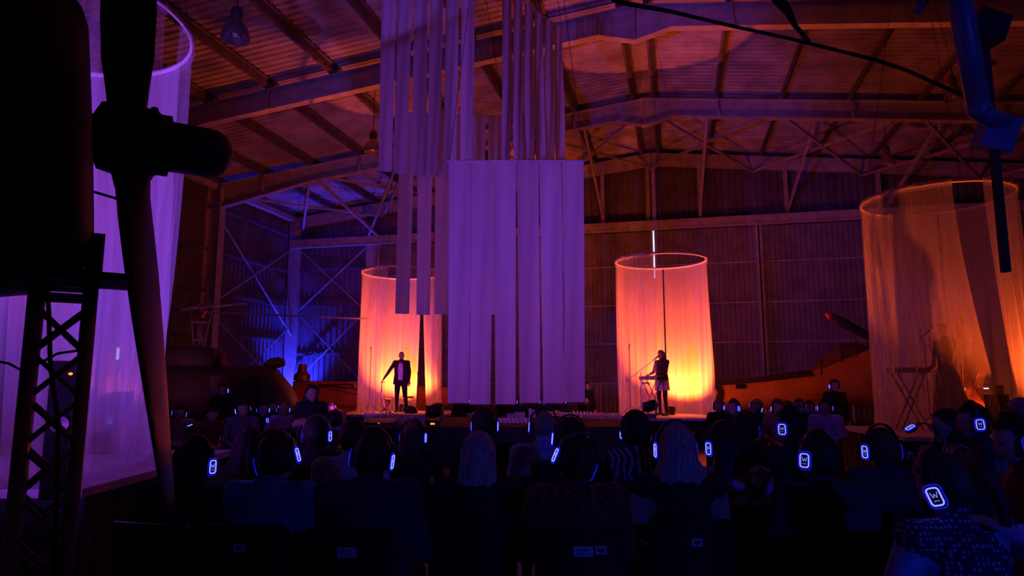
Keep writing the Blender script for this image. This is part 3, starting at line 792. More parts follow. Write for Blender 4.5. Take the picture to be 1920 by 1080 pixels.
hloft('tail_boom', [(60, 690, 712, 0.18), (180, 686, 716, 0.25), (300, 680, 740, 0.4)], 'olive')
for (a, b, c_, d_) in ((440, 708, 490, 790), (392, 705, 434, 792)):
    w = MB(); q = [hp(a, b, -0.80), hp(c_, b - 3, -0.80), hp(c_, d_, -0.80), hp(a, d_, -0.80)]
    w.loft([[p for p in q], [p + FWD * 0.03 for p in q]]); w.build('door_window', M['glassdark'], t)
    fr = MB()
    for i in range(4): fr.bar(q[i], q[(i + 1) % 4], 0.035, 0.035)
    fr.build('door_frame', M['rust'], t)
cone = MB(); cone.prism([(408, 690), (408, 655), (432, 688)], lambda x, y: hp(x, y, -0.15), lambda x, y: hp(x, y, 0.15)); cone.build('exhaust_fairing', M['redbrown'], t)
ms = MB(); ms.tube([hp(375, 652), hp(374, 640), hp(374, 606)], [0.09, 0.075, 0.05], 10); ms.build('mast', M['rotor'], t, smooth=True)
for (a, b, c_, d_) in ((359, 596, 363, 648), (398, 582, 384, 640), (384, 640, 384, 652)):
    r_ = MB(); r_.tube([hp(a, b, -0.15), hp(c_, d_, -0.15)], 0.017, 6); r_.build('control_rod', M['rotor'], t)
hb = MB(); hb.lathe([(0.06, -0.2), (0.12, -0.14), (0.13, -0.02), (0.09, 0.05), (0.06, 0.1)], 12, Matrix.Translation(hp(373, 592))); hb.build('rotor_head', M['wood'], t, smooth=True)
sw = MB(); sw.lathe([(0.05, 0), (0.19, 0.0), (0.19, 0.04), (0.05, 0.05)], 14, Matrix.Translation(hp(373, 606))); sw.lathe([(0.05, 0), (0.17, 0.0), (0.16, 0.05), (0.05, 0.06)], 14, Matrix.Translation(hp(374, 640))); sw.build('swash_plate', M['rotor'], t, smooth=True)
st = MB(); 
for q in ((350, 580), (362, 576), (373, 573), (384, 574), (395, 576)): st.ell(hp(*q), (0.075, 0.07, 0.05), 8, 6)
st.tube([hp(340, 580), hp(400, 574)], 0.05, 8); st.build('star_plate', M['rotor'], t, smooth=True)
og = MB(); og.ell(hp(381, 592, -0.2), (0.06, 0.05, 0.05)); og.tube([hp(384, 590, -0.2), hp(387, 581, -0.2)], 0.03, 6); og.build('damper', M['orange'], t, smooth=True)
def hblade(a, b, w, m_):
    d = (b - a).normalized(); s = d.cross(UP).normalized(); r = MB()
    rr = []
    for k, ww in ((0, .3), (0.06, .5), (0.12, 1.0), (0.5, 1.0), (0.97, 1.0), (1.0, 0.8)):
        p = a.lerp(b, k) - UP * 0.0; rr.append([p + s * (w * ww * math.cos(x)) + UP * (0.018 * math.sin(x)) for x in [2 * math.pi * j / 8 for j in range(8)]])
    r.loft(rr); r.build('rotor_blade', M[m_], t, smooth=True)
hblade(hp(373, 577), hp(459, 570, -3.6), 0.12, 'rotor')
hblade(hp(380, 585), hp(690, 598, 2.2), 0.17, 'rotor')
hblade(hp(366, 580), hp(60, 596, 1.0), 0.17, 'propblade')
for px in (330, 500):
    sk = MB(); sk.tube([hp(px, 800, -0.4), hp(px, 800, -0.4) * 1.0 - UP * max(0.0, (hp(px, 800).z - 0.06))], 0.035, 8); sk.build('undercarriage_leg', M['rotor'], t)
    wh = MB(); c = hp(px, 800, -0.4); c.z = 0.2; wh.lathe([(0.06, -0.06), (0.18, -0.06), (0.2, 0), (0.18, 0.06), (0.06, 0.06)], 16, Matrix.Translation(c) @ Matrix.Rotation(math.pi / 2, 4, 'X')); wh.build('wheel', M['plastic'], t, smooth=True)

# ------------------------------------------------------------------ red-brown wing standing by the wall
WD = 25.3
W0 = gnd(700, WD)
t = thing('aircraft_wing', 'red-brown aircraft wing on supports behind the saxophone curtain', 'aircraft wing', W0)
def wp(px, py, dd=0.0): return at_d(px, py, WD + dd) - W0
w = MB(); rings = []
for px, yt, yb, th in ((550, 715, 789, .10), (556, 714, 790, .16), (680, 715, 782, .16), (780, 722, 770, .13), (860, 727, 757, .1), (905, 731, 750, .05)):
    a, b = wp(px, yt), wp(px, yb); rings.append([a.lerp(b, k) + FWD * (th * o) for k, o in ((0, 0), (0.02, -.6), (0.15, -1), (0.5, -1), (0.85, -.6), (1, 0), (0.85, .6), (0.5, 1), (0.15, 1), (0.02, .6))])
w.loft(rings); w.build('skin', M['redbrown'], t, smooth=False)
w = MB(); w.bar(wp(596, 722, -.17), wp(662, 721, -.17), .02, .05); w.bar(wp(596, 722, -.175), wp(690, 732, -.17), .02, .05); w.bar(wp(660, 721, -.17), wp(660, 728, -.17), .02, .08); w.build('panel_line', M['hub'], t)
w = MB(); w.bar(wp(576, 720, -.17), wp(680, 742, -.17), .015, .03); w.bar(wp(600, 760, -.17), wp(690, 764, -.17), .015, .03); w.build('seam', M['hub'], t)
w = MB(); w.lathe([(0.28, 0), (0.3, 0.2), (0.18, 0.32), (0.14, 0.6), (0.05, 0.62)], 12, Matrix.Translation(wp(566, 714))); w.build('wing_fitting', M['wood'], t)
for px, yb in ((575, 788), (670, 782), (780, 768), (850, 757)):
    a = wp(px, yb); w = MB(); w.box((a.x, a.y, a.z / 2 + 0.02), (0.12, 0.3, a.z + 0.06)); w.box((a.x, a.y, 0.03), (0.35, 0.7, 0.06)); w.build('trestle', M['black'], t)

# ------------------------------------------------------------------ yellow aircraft at the right
PD = 19.6
P0 = gnd(1480, PD + 2)
t = thing('propeller_aircraft', 'yellow propeller aircraft parked behind the seats, nose high', 'aircraft', P0)
def pp(px, py, dd=0.0): return at_d(px, py, PD + 2 + dd) - P0
fz = MB(); rings = []
for px, yc, h, wdt in ((1190, 750, 0.16, .12), (1215, 748, 0.3, .24), (1330, 742, 0.42, .38), (1420, 738, 0.5, .45), (1520, 730, 0.6, .52), (1580, 712, 0.85, .6), (1640, 706, 0.95, .68), (1720, 702, 0.95, .68)):
    c = pp(px, yc); rings.append([c + FWD * (wdt * math.cos(x)) + UP * (h * math.sin(x)) for x in [2 * math.pi * j / 18 for j in range(18)]])
fz.loft(rings); fz.build('fuselage', M['yellow'], t, smooth=True)
st = MB(); rings = []
for px, yc, h, wdt in ((1215, 748, 0.31, .25), (1330, 742, 0.43, .39), (1420, 738, 0.51, .46), (1520, 730, 0.61, .53)):
    c = pp(px, yc); rings.append([c + FWD * (-wdt * 1.01 * math.cos(x)) + UP * (h * 1.01 * math.sin(x)) for x in (0.75, 0.95, 1.15, 1.35, 1.57)])
st.loft(rings, False, closed=False); st.build('dark_spine', M['rust'], t, smooth=True)
mk = MB(); q = pp(1338, 737, -0.46); mk.lathe([(0.13, 0), (0.32, 0)], 24, Matrix.Translation(q) @ Matrix.Rotation(YAW, 4, 'Z') @ Matrix.Rotation(math.pi / 2, 4, 'X'), cap=False); mk.build('roundel', M['black'], t)
hz = MB(); hz.box(pp(1389, 724, -0.42), (0.3, 0.06, 0.14), Matrix.Rotation(YAW, 3, 'Z')); hz.build('hatch', M['black'], t)
cn = MB(); rings = []
for px, yb, yt, wdt in ((1496, 716, 712, .1), (1540, 700, 672, .34), (1578, 692, 645, .4), (1605, 690, 640, .4), (1640, 688, 655, .34), (1660, 686, 680, .1)):
    a, b = pp(px, yb), pp(px, yt); h = (b - a).length; rings.append([a + FWD * (wdt * math.cos(x)) + UP * (h * max(0, math.sin(x)) - 0.1 * (math.sin(x) < 0)) for x in [2 * math.pi * j / 14 for j in range(14)]])
cn.loft(rings); cn.build('canopy', M['wood'], t, smooth=True)
fr = MB()
for px, yt in ((1540, 671), (1578, 644), (1605, 639)): fr.tube([pp(px, 705, -.42), pp(px, yt + 10, -.36), pp(px, yt - 1, 0)], 0.02, 6)
fr.build('canopy_frame', M['rust'], t)
pr = MB(); a, b = pp(1655, 645, -1.2), pp(1548, 588, -1.2); d = (b - a).normalized(); s = Vector((0, 0, 1)) - d * d.z; s.normalize(); f = d.cross(s); rr = []
for k, w_ in ((0, .07), (.15, .1), (.4, .14), (.7, .15), (.9, .12)):
    p = a.lerp(b, k); rr.append([p + s * (w_ * math.cos(x)) + f * (0.03 * math.sin(x)) for x in [2 * math.pi * j / 8 for j in range(8)]])
pr.loft(rr); prb = pr.build('propeller_blade', M['propblade'], t, smooth=True)
tp = MB(); rr = []
for k, w_ in ((.895, .122), (.95, .1), (.99, .05), (1.0, .015)):
    p = a.lerp(b, k); rr.append([p + s * (w_ * math.cos(x)) + f * (0.032 * math.sin(x)) for x in [2 * math.pi * j / 8 for j in range(8)]])
tp.loft(rr); tp.build('painted_tip', M['orange'], prb, smooth=True)
p2 = MB(); a2, b2_ = pp(1655, 645, -1.2), pp(1758, 700, -1.2); p2.tube([a2, a2.lerp(b2_, .5), b2_], [.08, .14, .03], 8); p2.build('propeller_blade', M['propblade'], t)
eng = MB(); c = pp(1662, 690); rings = []
cw = MB(); 
for k, r_ in ((-0.9, 0.72), (-0.2, 0.78), (0.0, 0.72), (0.05, 0.6)):
    p = pp(1670, 690) + (-FWD) * (k + 0.9); rings.append([p + RGT * (r_ * math.cos(x)) + UP * (r_ * math.sin(x)) for x in [2 * math.pi * j / 24 for j in range(24)]])
cw.loft(rings); cw.build('engine_cowl', M['rust'], t, smooth=True)
sh = MB(); sh.tube([pp(1668, 668, -0.9), pp(1656, 646, -1.25)], [.2, .08], 10); sh.build('propeller_hub', M['hub'], t, smooth=True)
wg = MB(); rr = []
for px, py, dd, ch in ((1560, 752, -0.6, 0.8), (1480, 770, -2.6, 0.6), (1420, 780, -4.0, 0.4)):
    p = pp(px, py, dd); rr.append([p + RGT * (ch * math.cos(x)) + UP * (0.07 * math.sin(x)) for x in [2 * math.pi * j / 10 for j in range(10)]])
wg.loft(rr[:2]); wg.build('wing', M['yellow'], t, smooth=True)
for px in (1240, 1600):
    g_ = MB(); c = pp(px, 750, -0.2 if px > 1500 else 0); g_.tube([c, (c.x, c.y, 0.2)], .05, 8); g_.build('landing_leg', M['rotor'], t)
    g_ = MB(); g_.lathe([(0.06, -0.07), (0.18, -0.07), (0.21, 0), (0.18, 0.07), (0.06, 0.07)], 16, Matrix.Translation((c.x, c.y, 0.205)) @ Matrix.Rotation(YAW, 4, 'Z') @ Matrix.Rotation(math.pi / 2, 4, 'X')); g_.build('wheel', M['plastic'], t, smooth=True)

# lamp on a small truss mast behind the strips
q = gnd(1053, 21.5)
t = thing('light_mast', 'slim lighting mast with one cool white lamp behind the strips', 'light mast', q, YAW)
zt_ = at_d(1053, 690, 21.5).z
m_ = MB()
for sx in (-.12, .12): m_.tube([(sx, 0, 0), (sx, 0, zt_)], .02, 8)
for k in range(5): m_.tube([(-.12, 0, zt_ * k / 5), (.12, 0, zt_ * (k + 1) / 5)], .01, 6)
m_.box((0, 0, .015), (.5, .5, .03)); m_.build('mast', M['alu'], t)
m_ = MB(); m_.box((0, -.02, zt_ + .05), (.2, .16, .18)); m_.build('lamp_housing', M['black'], t)
m_ = MB(); m_.lathe([(0, 0), (.07, 0)], 14, Matrix.Translation((0, -.105, zt_ + .05)) @ Matrix.Rotation(math.pi / 2, 4, 'X'), cap=False); m_.build('lamp_face', M['led_cool'], t)
# ------------------------------------------------------------------ people
SKIN = [mat('skin_%d' % i, c, 0.6, 0, 0.1, 20) for i, c in enumerate([(0.55, 0.33, 0.25), (0.45, 0.26, 0.19), (0.6, 0.38, 0.3)])]
def fab(n, c, rough=0.9): return mat('cloth_' + n, c, rough, 0, 0.25, 22, bump=0.15, bscale=90)
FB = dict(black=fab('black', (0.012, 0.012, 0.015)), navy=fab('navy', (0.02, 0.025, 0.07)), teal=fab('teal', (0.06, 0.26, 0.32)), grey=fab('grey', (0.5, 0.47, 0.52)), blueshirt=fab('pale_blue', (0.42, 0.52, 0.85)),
          red=fab('dark_red', (0.18, 0.03, 0.025)), rustred=fab('rust_red', (0.22, 0.045, 0.025)), tan=fab('tan', (0.3, 0.17, 0.1)), white=fab('white', (0.62, 0.6, 0.66)), violet=fab('pale_violet', (0.45, 0.36, 0.6)), denim=fab('denim', (0.04, 0.05, 0.1)), brown=fab('brown', (0.06, 0.035, 0.03)), blue=fab('bright_blue', (0.06, 0.12, 0.55)),
          plaid=pattern('red_plaid', (0.3, 0.03, 0.03), (0.02, 0.01, 0.015), 'plaid', 34), zebra=pattern('zebra_print', (0.02, 0.02, 0.03), (0.4, 0.36, 0.45), 'zebra', 7), bigdots=pattern('big_dot_blouse', (0.5, 0.4, 0.7), (0.2, 0.03, 0.06), 'dots', 10, thr=0.42), smalldots=pattern('small_dot_dress', (0.35, 0.38, 0.75), (0.015, 0.02, 0.07), 'dots', 55), stripes=pattern('striped_top', (0.35, 0.25, 0.3), (0.05, 0.02, 0.04), 'stripes', 9), floral=pattern('floral_dress', (0.02, 0.02, 0.03), (0.3, 0.25, 0.35), 'zebra', 11))
def hairmat(n, c):
    m = mat('hair_' + n, c, 0.62, 0, 0.5, 60); nt = m.node_tree
    tex = [x for x in nt.nodes if x.type == 'TEX_NOISE'][0]; tc = [x for x in nt.nodes if x.type == 'TEX_COORD'][0]
    mp = nt.nodes.new('ShaderNodeMapping'); mp.inputs['Scale'].default_value = (1.6, 1.6, 0.05)
    nt.links.new(tc.outputs['Object'], mp.inputs[0]); nt.links.new(mp.outputs[0], tex.inputs['Vector'])
    return m
HAIRM = dict(dark=hairmat('dark', (0.02, 0.014, 0.012)), brown=hairmat('brown', (0.12, 0.055, 0.035)), blonde=hairmat('blonde', (0.55, 0.4, 0.32)), grey=hairmat('grey', (0.3, 0.28, 0.28)))
M['lip'] = mat('lips', (0.4, 0.14, 0.12), 0.5, 0, 0.1, 30); M['eye'] = mat('eye', (0.03, 0.02, 0.02), 0.2, 0, 0.1, 30)
M['mask'] = mat('face_mask', (0.3, 0.5, 0.75), 0.9, 0, 0.1, 30)
M['shoe'] = mat('dark_shoe', (0.02, 0.018, 0.018), 0.5, 0, 0.2, 20)

def head_point(d):
    """unit direction (x right, y front, z up) -> point on the head surface, about 0.23 m tall"""
    x, y, z = d
    p = Vector((x * 0.077, y * 0.097, z * 0.118))
    if z < 0:
        k = -z
        p.x *= 1 - 0.30 * k ** 1.4; 
        if y < 0: p.y *= 1 - 0.28 * k
        else: p.y *= 1 + 0.04 * k
    if y > 0.2:
        g = lambda cx, cz, sx, sz: math.exp(-((x - cx) / sx) ** 2 - ((z - cz) / sz) ** 2)
        p.y += 0.021 * g(0, -0.17, 0.10, 0.14) + 0.006 * g(0, 0.06, 0.08, 0.2)          # nose
        p.y += 0.006 * g(0, 0.22, 0.5, 0.09)                                               # brow
        p.y -= 0.009 * (g(0.34, 0.05, 0.16, 0.1) + g(-0.34, 0.05, 0.16, 0.1))              # eye sockets
        p.y += 0.006 * g(0, -0.5, 0.2, 0.07) - 0.004 * g(0, -0.6, 0.2, 0.05) + 0.009 * g(0, -0.78, 0.25, 0.12)   # lips, chin
        p.y *= 0.97
    return p

def head_mesh(mb, C, R, hi, mi_skin=0, mi_lip=4, mi_eye=5):
    nu, nv = (36, 30) if hi else (22, 18)
    vs = []; fs = []; dirs = []
    for j in range(1, nv):
        th = math.pi * j / nv
        for k in range(nu):
            ph = 2 * math.pi * k / nu
            dirs.append((math.sin(th) * math.cos(ph), math.sin(th) * math.sin(ph), math.cos(th)))
    dirs.append((0, 0, 1)); dirs.append((0, 0, -1))
    T = len(dirs) - 2
    for j in range(nv - 2):
        for k in range(nu):
            a = j * nu + k; b = j * nu + (k + 1) % nu; fs.append((a, a + nu, b + nu, b))
    for k in range(nu):
        fs.append((T, k, (k + 1) % nu)); fs.append((T + 1, (nv - 2) * nu + (k + 1) % nu, (nv - 2) * nu + k))
    vs = [R @ head_point(d) + C for d in dirs]
    b = len(mb.v); mb.add(vs, fs, mi_skin)
    for i, f in enumerate(fs):
        c = [sum(dirs[q][a] for q in f) / len(f) for a in range(3)]
        if c[1] > 0.5 and abs(c[0]) < 0.24 and -0.57 < c[2] < -0.44: mb.m[len(mb.m) - len(fs) + i] = mi_lip
    for s in (-1, 1):
        mb.ell(R @ Vector((s * 0.027, 0.083, 0.005)) + C, (0.013, 0.008, 0.007), 8, 6, R, mi_eye)
        mb.ell(R @ Vector((s * 0.077, -0.008, -0.012)) + C, (0.011, 0.02, 0.032), 8, 6, R @ Matrix.Rotation(s * 0.3, 3, 'Z'), mi_skin)

def hair_shell(C, R, hi, style):
    nu, nv = (36, 28) if hi else (22, 16)
    mb = MB(); vs = []; keep = {}
    off = {'short': 0.014, 'crop': 0.006, 'long': 0.018, 'bob': 0.02, 'pony': 0.012, 'curly': 0.03}[style]
    rnd = random.Random(int(C.x * 1000) + 5)
    dirs = []
    for j in range(0, nv + 1):
        th = math.pi * 0.82 * j / nv
        for k in range(nu):
            ph = 2 * math.pi * k / nu
            dirs.append(Vector((math.sin(th) * math.cos(ph), math.sin(th) * math.sin(ph), math.cos(th))))
    for d in dirs:
        p = head_point(d); n = Vector((d.x / 0.077, d.y / 0.097, d.z / 0.118)).normalized()
        o = off * (1 + (0.35 * rnd.random() if style == 'curly' else 0.12 * math.sin(14 * d.x + 9 * d.y)))
        vs.append(p + n * o)
    fs = []
    for j in range(nv):
        for k in range(nu):
            a = j * nu + k; b = j * nu + (k + 1) % nu
            c = (dirs[a] + dirs[b] + dirs[a + nu] + dirs[b + nu]) / 4
            front = 0.42 if style != 'crop' else 0.55
            lim = -0.62 if c.y < -0.15 else (-0.05 + (c.y + 0.15) * 0.9)
            if c.y > 0.35: lim = front + 0.1
            if c.z > lim: fs.append((a, a + nu, b + nu, b))
    base = len(mb.v); mb.add([R @ v + C for v in vs], fs)
    return mb

def long_hair(mb, C, R, L, width=1.0, fwd=0.0, hi=True):
    n = 40 if hi else 20; rings = []
    secs = [(0.1, -0.02, 0.06, 0.055), (0.07, -0.03, 0.08, 0.065), (0.03, -0.04, 0.09, 0.072), (-0.05, -0.058, 0.094, 0.066), (-0.12, -0.07, 0.112, 0.058), (-0.12 - (L - .12) * 0.5, -0.085, 0.118, 0.05), (-L * 0.95, -0.09, 0.11, 0.042), (-L, -0.09, 0.085, 0.03)]
    rnd = random.Random(int(L * 1000)); ph = [rnd.uniform(0, 6.28) for _ in range(4)]
    for z, y, rx, ry in secs:
        ring = []
        for k in range(n):
            a = 2 * math.pi * k / n; w = 1 + 0.07 * math.sin(a * 11 + ph[0]) + 0.03 * math.sin(a * 7 + ph[1] + z * 4)
            p = Vector((rx * (width if z < -0.1 else 1) * w * math.cos(a), y + ry * w * math.sin(a), z))
            if z < -0.1: p.z += 0.015 * math.sin(a * 5 + ph[2])
            ring.append((R @ p if z > -0.1 else Vector((0, 0, 0)) + R @ Vector((p.x, p.y, -0.1)) + Vector((0, 0, p.z + 0.1))) + C)
        rings.append(ring)
    mb.loft(rings)

def capsule(mb, a, b, ra, rb, n=10):
    a, b = Vector(a), Vector(b); d = (b - a)
    L = d.length; u = d.normalized()
    pts = [a - u * ra * 0.8, a - u * ra * 0.45, a, a.lerp(b, 0.5), b, b + u * rb * 0.45, b + u * rb * 0.8]
    mb.tube(pts, [ra * 0.55, ra * 0.88, ra, (ra + rb) / 2 * 1.02, rb, rb * 0.88, rb * 0.55], n)

def hand(mb, wrist, d, side, curl, mi):
    """palm with four fingers and a thumb; d = forearm direction, side = +1 right / -1 left"""
    d = Vector(d).normalized(); nrm = Vector((0, 0, -1)) - d * Vector((0, 0, -1)).dot(d)
    if nrm.length < 0.2: nrm = Vector((0, 1, 0)) - d * d.y
    nrm.normalize(); lat = d.cross(nrm).normalized()
    R = Matrix((lat, d, nrm)).transposed(); wrist = Vector(wrist)
    mb.ell(wrist + d * 0.045, (0.042, 0.058, 0.018), 10, 6, R, mi)
    for k, (x, L) in enumerate(((-0.03, 0.07), (-0.01, 0.08), (0.011, 0.075), (0.03, 0.058))):
        p = wrist + d * 0.085 + lat * x; pts = [p - d * 0.02]; ang = 0.15; dd = d
        for s in range(3):
            p = p + (d * math.cos(ang) + nrm * math.sin(ang)) * (L / 3 * (1.15 - 0.12 * s)); pts.append(p); ang += curl
        mb.tube(pts, [0.0095, 0.009, 0.008, 0.0062], 6, True, mi)
    t0 = wrist + d * 0.025 - lat * 0.03 * side
    mb.tube([t0, t0 + d * 0.03 - lat * 0.03 * side + nrm * 0.01, t0 + d * 0.06 - lat * 0.032 * side + nrm * 0.02], [0.013, 0.011, 0.008], 6, True, mi)

def sit_pose(k=1.0, recl=0.0):
    J = dict(pel=(0, 0, .56), wst=(0, -.03 - recl * .3, .72), chs=(0, -.05 - recl * .7, .9), nkb=(0, -.035 - recl, 1.07), hd=(0, 0.01 - recl, 1.195))
    for s, n in ((-1, 'l'), (1, 'r')):
        J['sh' + n] = (s * .178, -.045 - recl, 1.02); J['el' + n] = (s * .245, .03 - recl * .5, .75); J['wr' + n] = (s * .09, .28, .665)
        J['hp' + n] = (s * .09, .03, .55); J['kn' + n] = (s * .11, .46, .535); J['an' + n] = (s * .12, .44, .1); J['to' + n] = (s * .13, .6, .04)
    for n, p in J.items():
        if p[2] > .57 and n[:2] not in ('wr',): J[n] = (p[0], p[1], .56 + (p[2] - .56) * k)
    return {n: Vector(p) for n, p in J.items()}
def stand_pose(k=1.0):
    J = dict(pel=(0, 0, .93), wst=(0, .01, 1.1), chs=(0, 0, 1.28), nkb=(0, -.01, 1.46), hd=(0, .015, 1.6))
    for s, n in ((-1, 'l'), (1, 'r')):
        J['sh' + n] = (s * .18, -.01, 1.41); J['el' + n] = (s * .235, -.02, 1.12); J['wr' + n] = (s * .24, .06, .87)
        J['hp' + n] = (s * .09, 0, .92); J['kn' + n] = (s * .1, .02, .5); J['an' + n] = (s * .11, -.02, .085); J['to' + n] = (s * .13, .14, .035)
    return {n: Vector((p[0] * k, p[1] * k, p[2] * k)) for n, p in J.items()}

PENDING = []
def person(px, ytop, d, label, short, pose='sit', face=None, shirt='black', legs='black', hair='short', hcol='dark', bulk=1.0, headset=True, yaw=0, pitch=0, roll=0, skin=0, hairL=0.3, over=None, group=None, bare=(), arms=None, mask=False, chair=True, sticker=0, zf=0.0, fem=False, collar=None, zset=None, hi=None, glasses=False, recl=0.0, hwid=1.0, loc=None, hsgroup=None):
    W_ = at_d(px, ytop, d); top = W_.z - zf
    hi = (d < 7) if hi is None else hi
    if pose == 'sit':
        k = (top - 0.121 - .56) / (1.195 - .56); k = min(1.22, max(0.86, k)); J = sit_pose(k, recl)
    else:
        k = top / 1.722; k = min(1.12, max(0.88, k)); J = stand_pose(k)
    if over:
        for n, p in over.items(): J[n] = Vector(p)
    if face is None:
        foc = gnd(985, 16); rz = math.atan2(foc.y - W_.y, foc.x - W_.x) - math.pi / 2
    else: rz = YAW + math.radians(face)           # 0 = looking the way the camera looks, 90 = to image left
    Rz = Matrix.Rotation(rz, 3, 'Z')
    off = Rz @ Vector((J['hd'].x, J['hd'].y, 0))
    root = Vector((W_.x - off.x, W_.y - off.y, zf))
    Rh = Euler((math.radians(pitch), math.radians(roll), math.radians(yaw)), 'XYZ').to_matrix()
    b = bulk; fm = 0.92 if fem else 1.0
    mb = MB()
    rings = []; hipw = 0.165 if not fem else 0.17
    secs = [(J['pel'] - Vector((0, 0, .07)), .12 * b, .10 * b), (J['pel'], hipw * b, .125 * b), (J['wst'], .14 * b * fm, .11 * b), (J['chs'], .165 * b * fm, .122 * b), (J['chs'].lerp(J['nkb'], .55), .165 * b * fm, .108 * b), (J['chs'].lerp(J['nkb'], .85), .12 * b * fm, .085 * b), (J['nkb'], .07, .065), (J['nkb'].lerp(J['hd'], .5), .054, .056), (J['hd'] - Vector((0, 0, .03)), .05, .055)]
    for c, rx, ry in secs:
        rings.append([c + Vector((rx * math.cos(x), ry * math.sin(x), 0)) for x in [2 * math.pi * j / 20 for j in range(20)]])
    mb.loft(rings)
    segs = []   # (a, b, ra, rb, material index)
    segs.append((J['pel'], J['nkb'] - Vector((0, 0, .02)), .15 * b, .1 * b, 1)); segs.append((J['nkb'] + Vector((0, 0, .025)), J['hd'], .055, .055, 0)); segs.append((J['pel'] - Vector((0, 0, .05)), J['pel'], .15 * b, .15 * b, 2))
    for n in 'lr':
        mb.ell(J['sh' + n], (.072 * b * fm, .07 * b, .068 * b), 10, 8)
        capsule(mb, J['nkb'] - Vector((0, 0, .03)), J['sh' + n], .06, .06 * b)
        capsule(mb, J['sh' + n], J['el' + n], .062 * b * fm, .05 * b * fm); capsule(mb, J['el' + n], J['wr' + n], .05 * b * fm, .031)
        capsule(mb, J['hp' + n], J['kn' + n], .095 * b * fm, .066 * b * fm); capsule(mb, J['kn' + n], J['an' + n], .062 * b * fm, .042)
        heel = J['an' + n] - (J['to' + n] - J['an' + n]) * 0.3; heel.z = J['to' + n].z + .01
        capsule(mb, heel, J['to' + n], .04, .036)
        armi = 6 if arms else 0 if 'arms' in bare else 1; fore = 6 if arms else 0 if ('arms' in bare or 'fore' in bare) else 1
        segs += [(J['nkb'] - Vector((0, 0, .03)), J['sh' + n], .06, .07, 1), (J['sh' + n], J['el' + n], .062, .05, armi), (J['el' + n], J['wr' + n], .05, .03, fore), (J['hp' + n], J['kn' + n], .095, .066, 2), (J['kn' + n], J['an' + n], .06, .042, 0 if 'shins' in bare else 2), (J['an' + n] - Vector((0, 0, .05)), J['to' + n], .05, .04, 3)]
    me = mb.mesh('tmp', [])
    to = bpy.data.objects.new('tmp_body', me); COL.objects.link(to)
    r_ = to.modifiers.new('r', 'REMESH'); r_.mode = 'VOXEL'; r_.voxel_size = 0.014 if hi else 0.021
    s_ = to.modifiers.new('s', 'SMOOTH'); s_.factor = 0.5; s_.iterations = 6 if hi else 4
    PENDING.append(dict(tmp=to, J=J, Rh=Rh, rz=rz, root=root, segs=segs, arms=arms, label=label, short=short, shirt=shirt, legs=legs, hair=hair, hcol=hcol, headset=headset, skin=skin, hairL=hairL, group=group, mask=mask, chair=chair and pose == 'sit', sticker=sticker, hi=hi, collar=collar, bulk=b, glasses=glasses, over=over, hwid=hwid, hsgroup=hsgroup, d=d))
    return PENDING[-1]

# headphones: one set of meshes shared by all pairs
def rrect(hw, hh, r, n=5):
    pts = []
    for cx, cz, a0 in ((hw - r, hh - r, 0), (-hw + r, hh - r, 90), (-hw + r, -hh + r, 180), (hw - r, -hh + r, 270)):
        for k in range(n):
            a = math.radians(a0 + 90 * k / (n - 1)); pts.append((cx + r * math.cos(a), cz + r * math.sin(a)))
    return pts
def loop_tube(mb, pts, rad, n=6):
    N = len(pts); rings = []
    for i in range(N):
        t = (pts[(i + 1) % N] - pts[i - 1]).normalized(); s = Vector((1, 0, 0)); u = t.cross(s).normalized()
        rings.append([pts[i] + s * (rad * math.cos(2 * math.pi * j / n)) + u * (rad * math.sin(2 * math.pi * j / n)) for j in range(n)])
    rings.append(rings[0]); mb.loft(rings, False)
hbm = MB(); hbm.tube([(0.1 * math.cos(a) if abs(math.cos(a)) > .999 else 0.098 * math.cos(a), -0.0, 0.015 + 0.128 * math.sin(a)) for a in [math.pi * k / 18 for k in range(19)]], 0.02, 8, True, 0, 0.3, upv=(1, 0, 0))
HBM = hbm.mesh('headband', [M['plastic']], True)
def cupmesh(s):
    c = MB(); R = [(0.072, .022, .03, .018), (0.08, .033, .042, .02), (0.096, .035, .044, .02), (0.103, .031, .04, .018), (0.105, .026, .034, .015)]
    c.loft([[Vector((s * x, p[0], p[1] - 0.012)) for p in rrect(hw, hh, r)] for x, hw, hh, r in R])
    l = MB(); loop_tube(l, [Vector((s * 0.106, y, z - 0.012)) for y, z in rrect(.0225, .031, .012)], .0028)
    g = MB(); loop_tube(g, [Vector((s * 0.103, y, z - 0.012)) for y, z in rrect(.0325, .0415, .019)], .0026)  # added glowing rim, imitates the blue halo around the light ring
    w = MB(); zz = [(-.013, .012), (-.0065, -.008), (0, .006), (.0065, -.008), (.013, .012)]
    for a, b in zip(zz[:-1], zz[1:]): w.tube([(s * .106, a[0], a[1] - .008), (s * .106, b[0], b[1] - .008)], .0016, 5)
    w.tube([(s * .106, -.01, -.027), (s * .106, .01, -.027)], .0014, 5)
    y = MB(); y.box((s * .097, 0, .052), (.012, .02, .05))
    return c.mesh('ear_cup', [M['plastic']], True), l.mesh('light_ring', [M['led_white']]), g.mesh('halo_rim', [M['halo_blue']]), w.mesh('logo_mark', [M['led_logo']]), y.mesh('yoke', [M['plastic']])
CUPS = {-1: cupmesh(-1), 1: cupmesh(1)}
def headphones(loc, R3, label, group='glowing headphones of the audience'):
    t = thing('headphones', label, 'headphones', loc, 0, group)
    t.rotation_euler = R3.to_euler()
    meshobj('headband', HBM, t)
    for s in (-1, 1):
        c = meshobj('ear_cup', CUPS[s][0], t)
        for nm, me in zip(('light_ring', 'halo_rim', 'logo_mark', 'yoke'), CUPS[s][1:]): meshobj(nm, me, c)
    return t

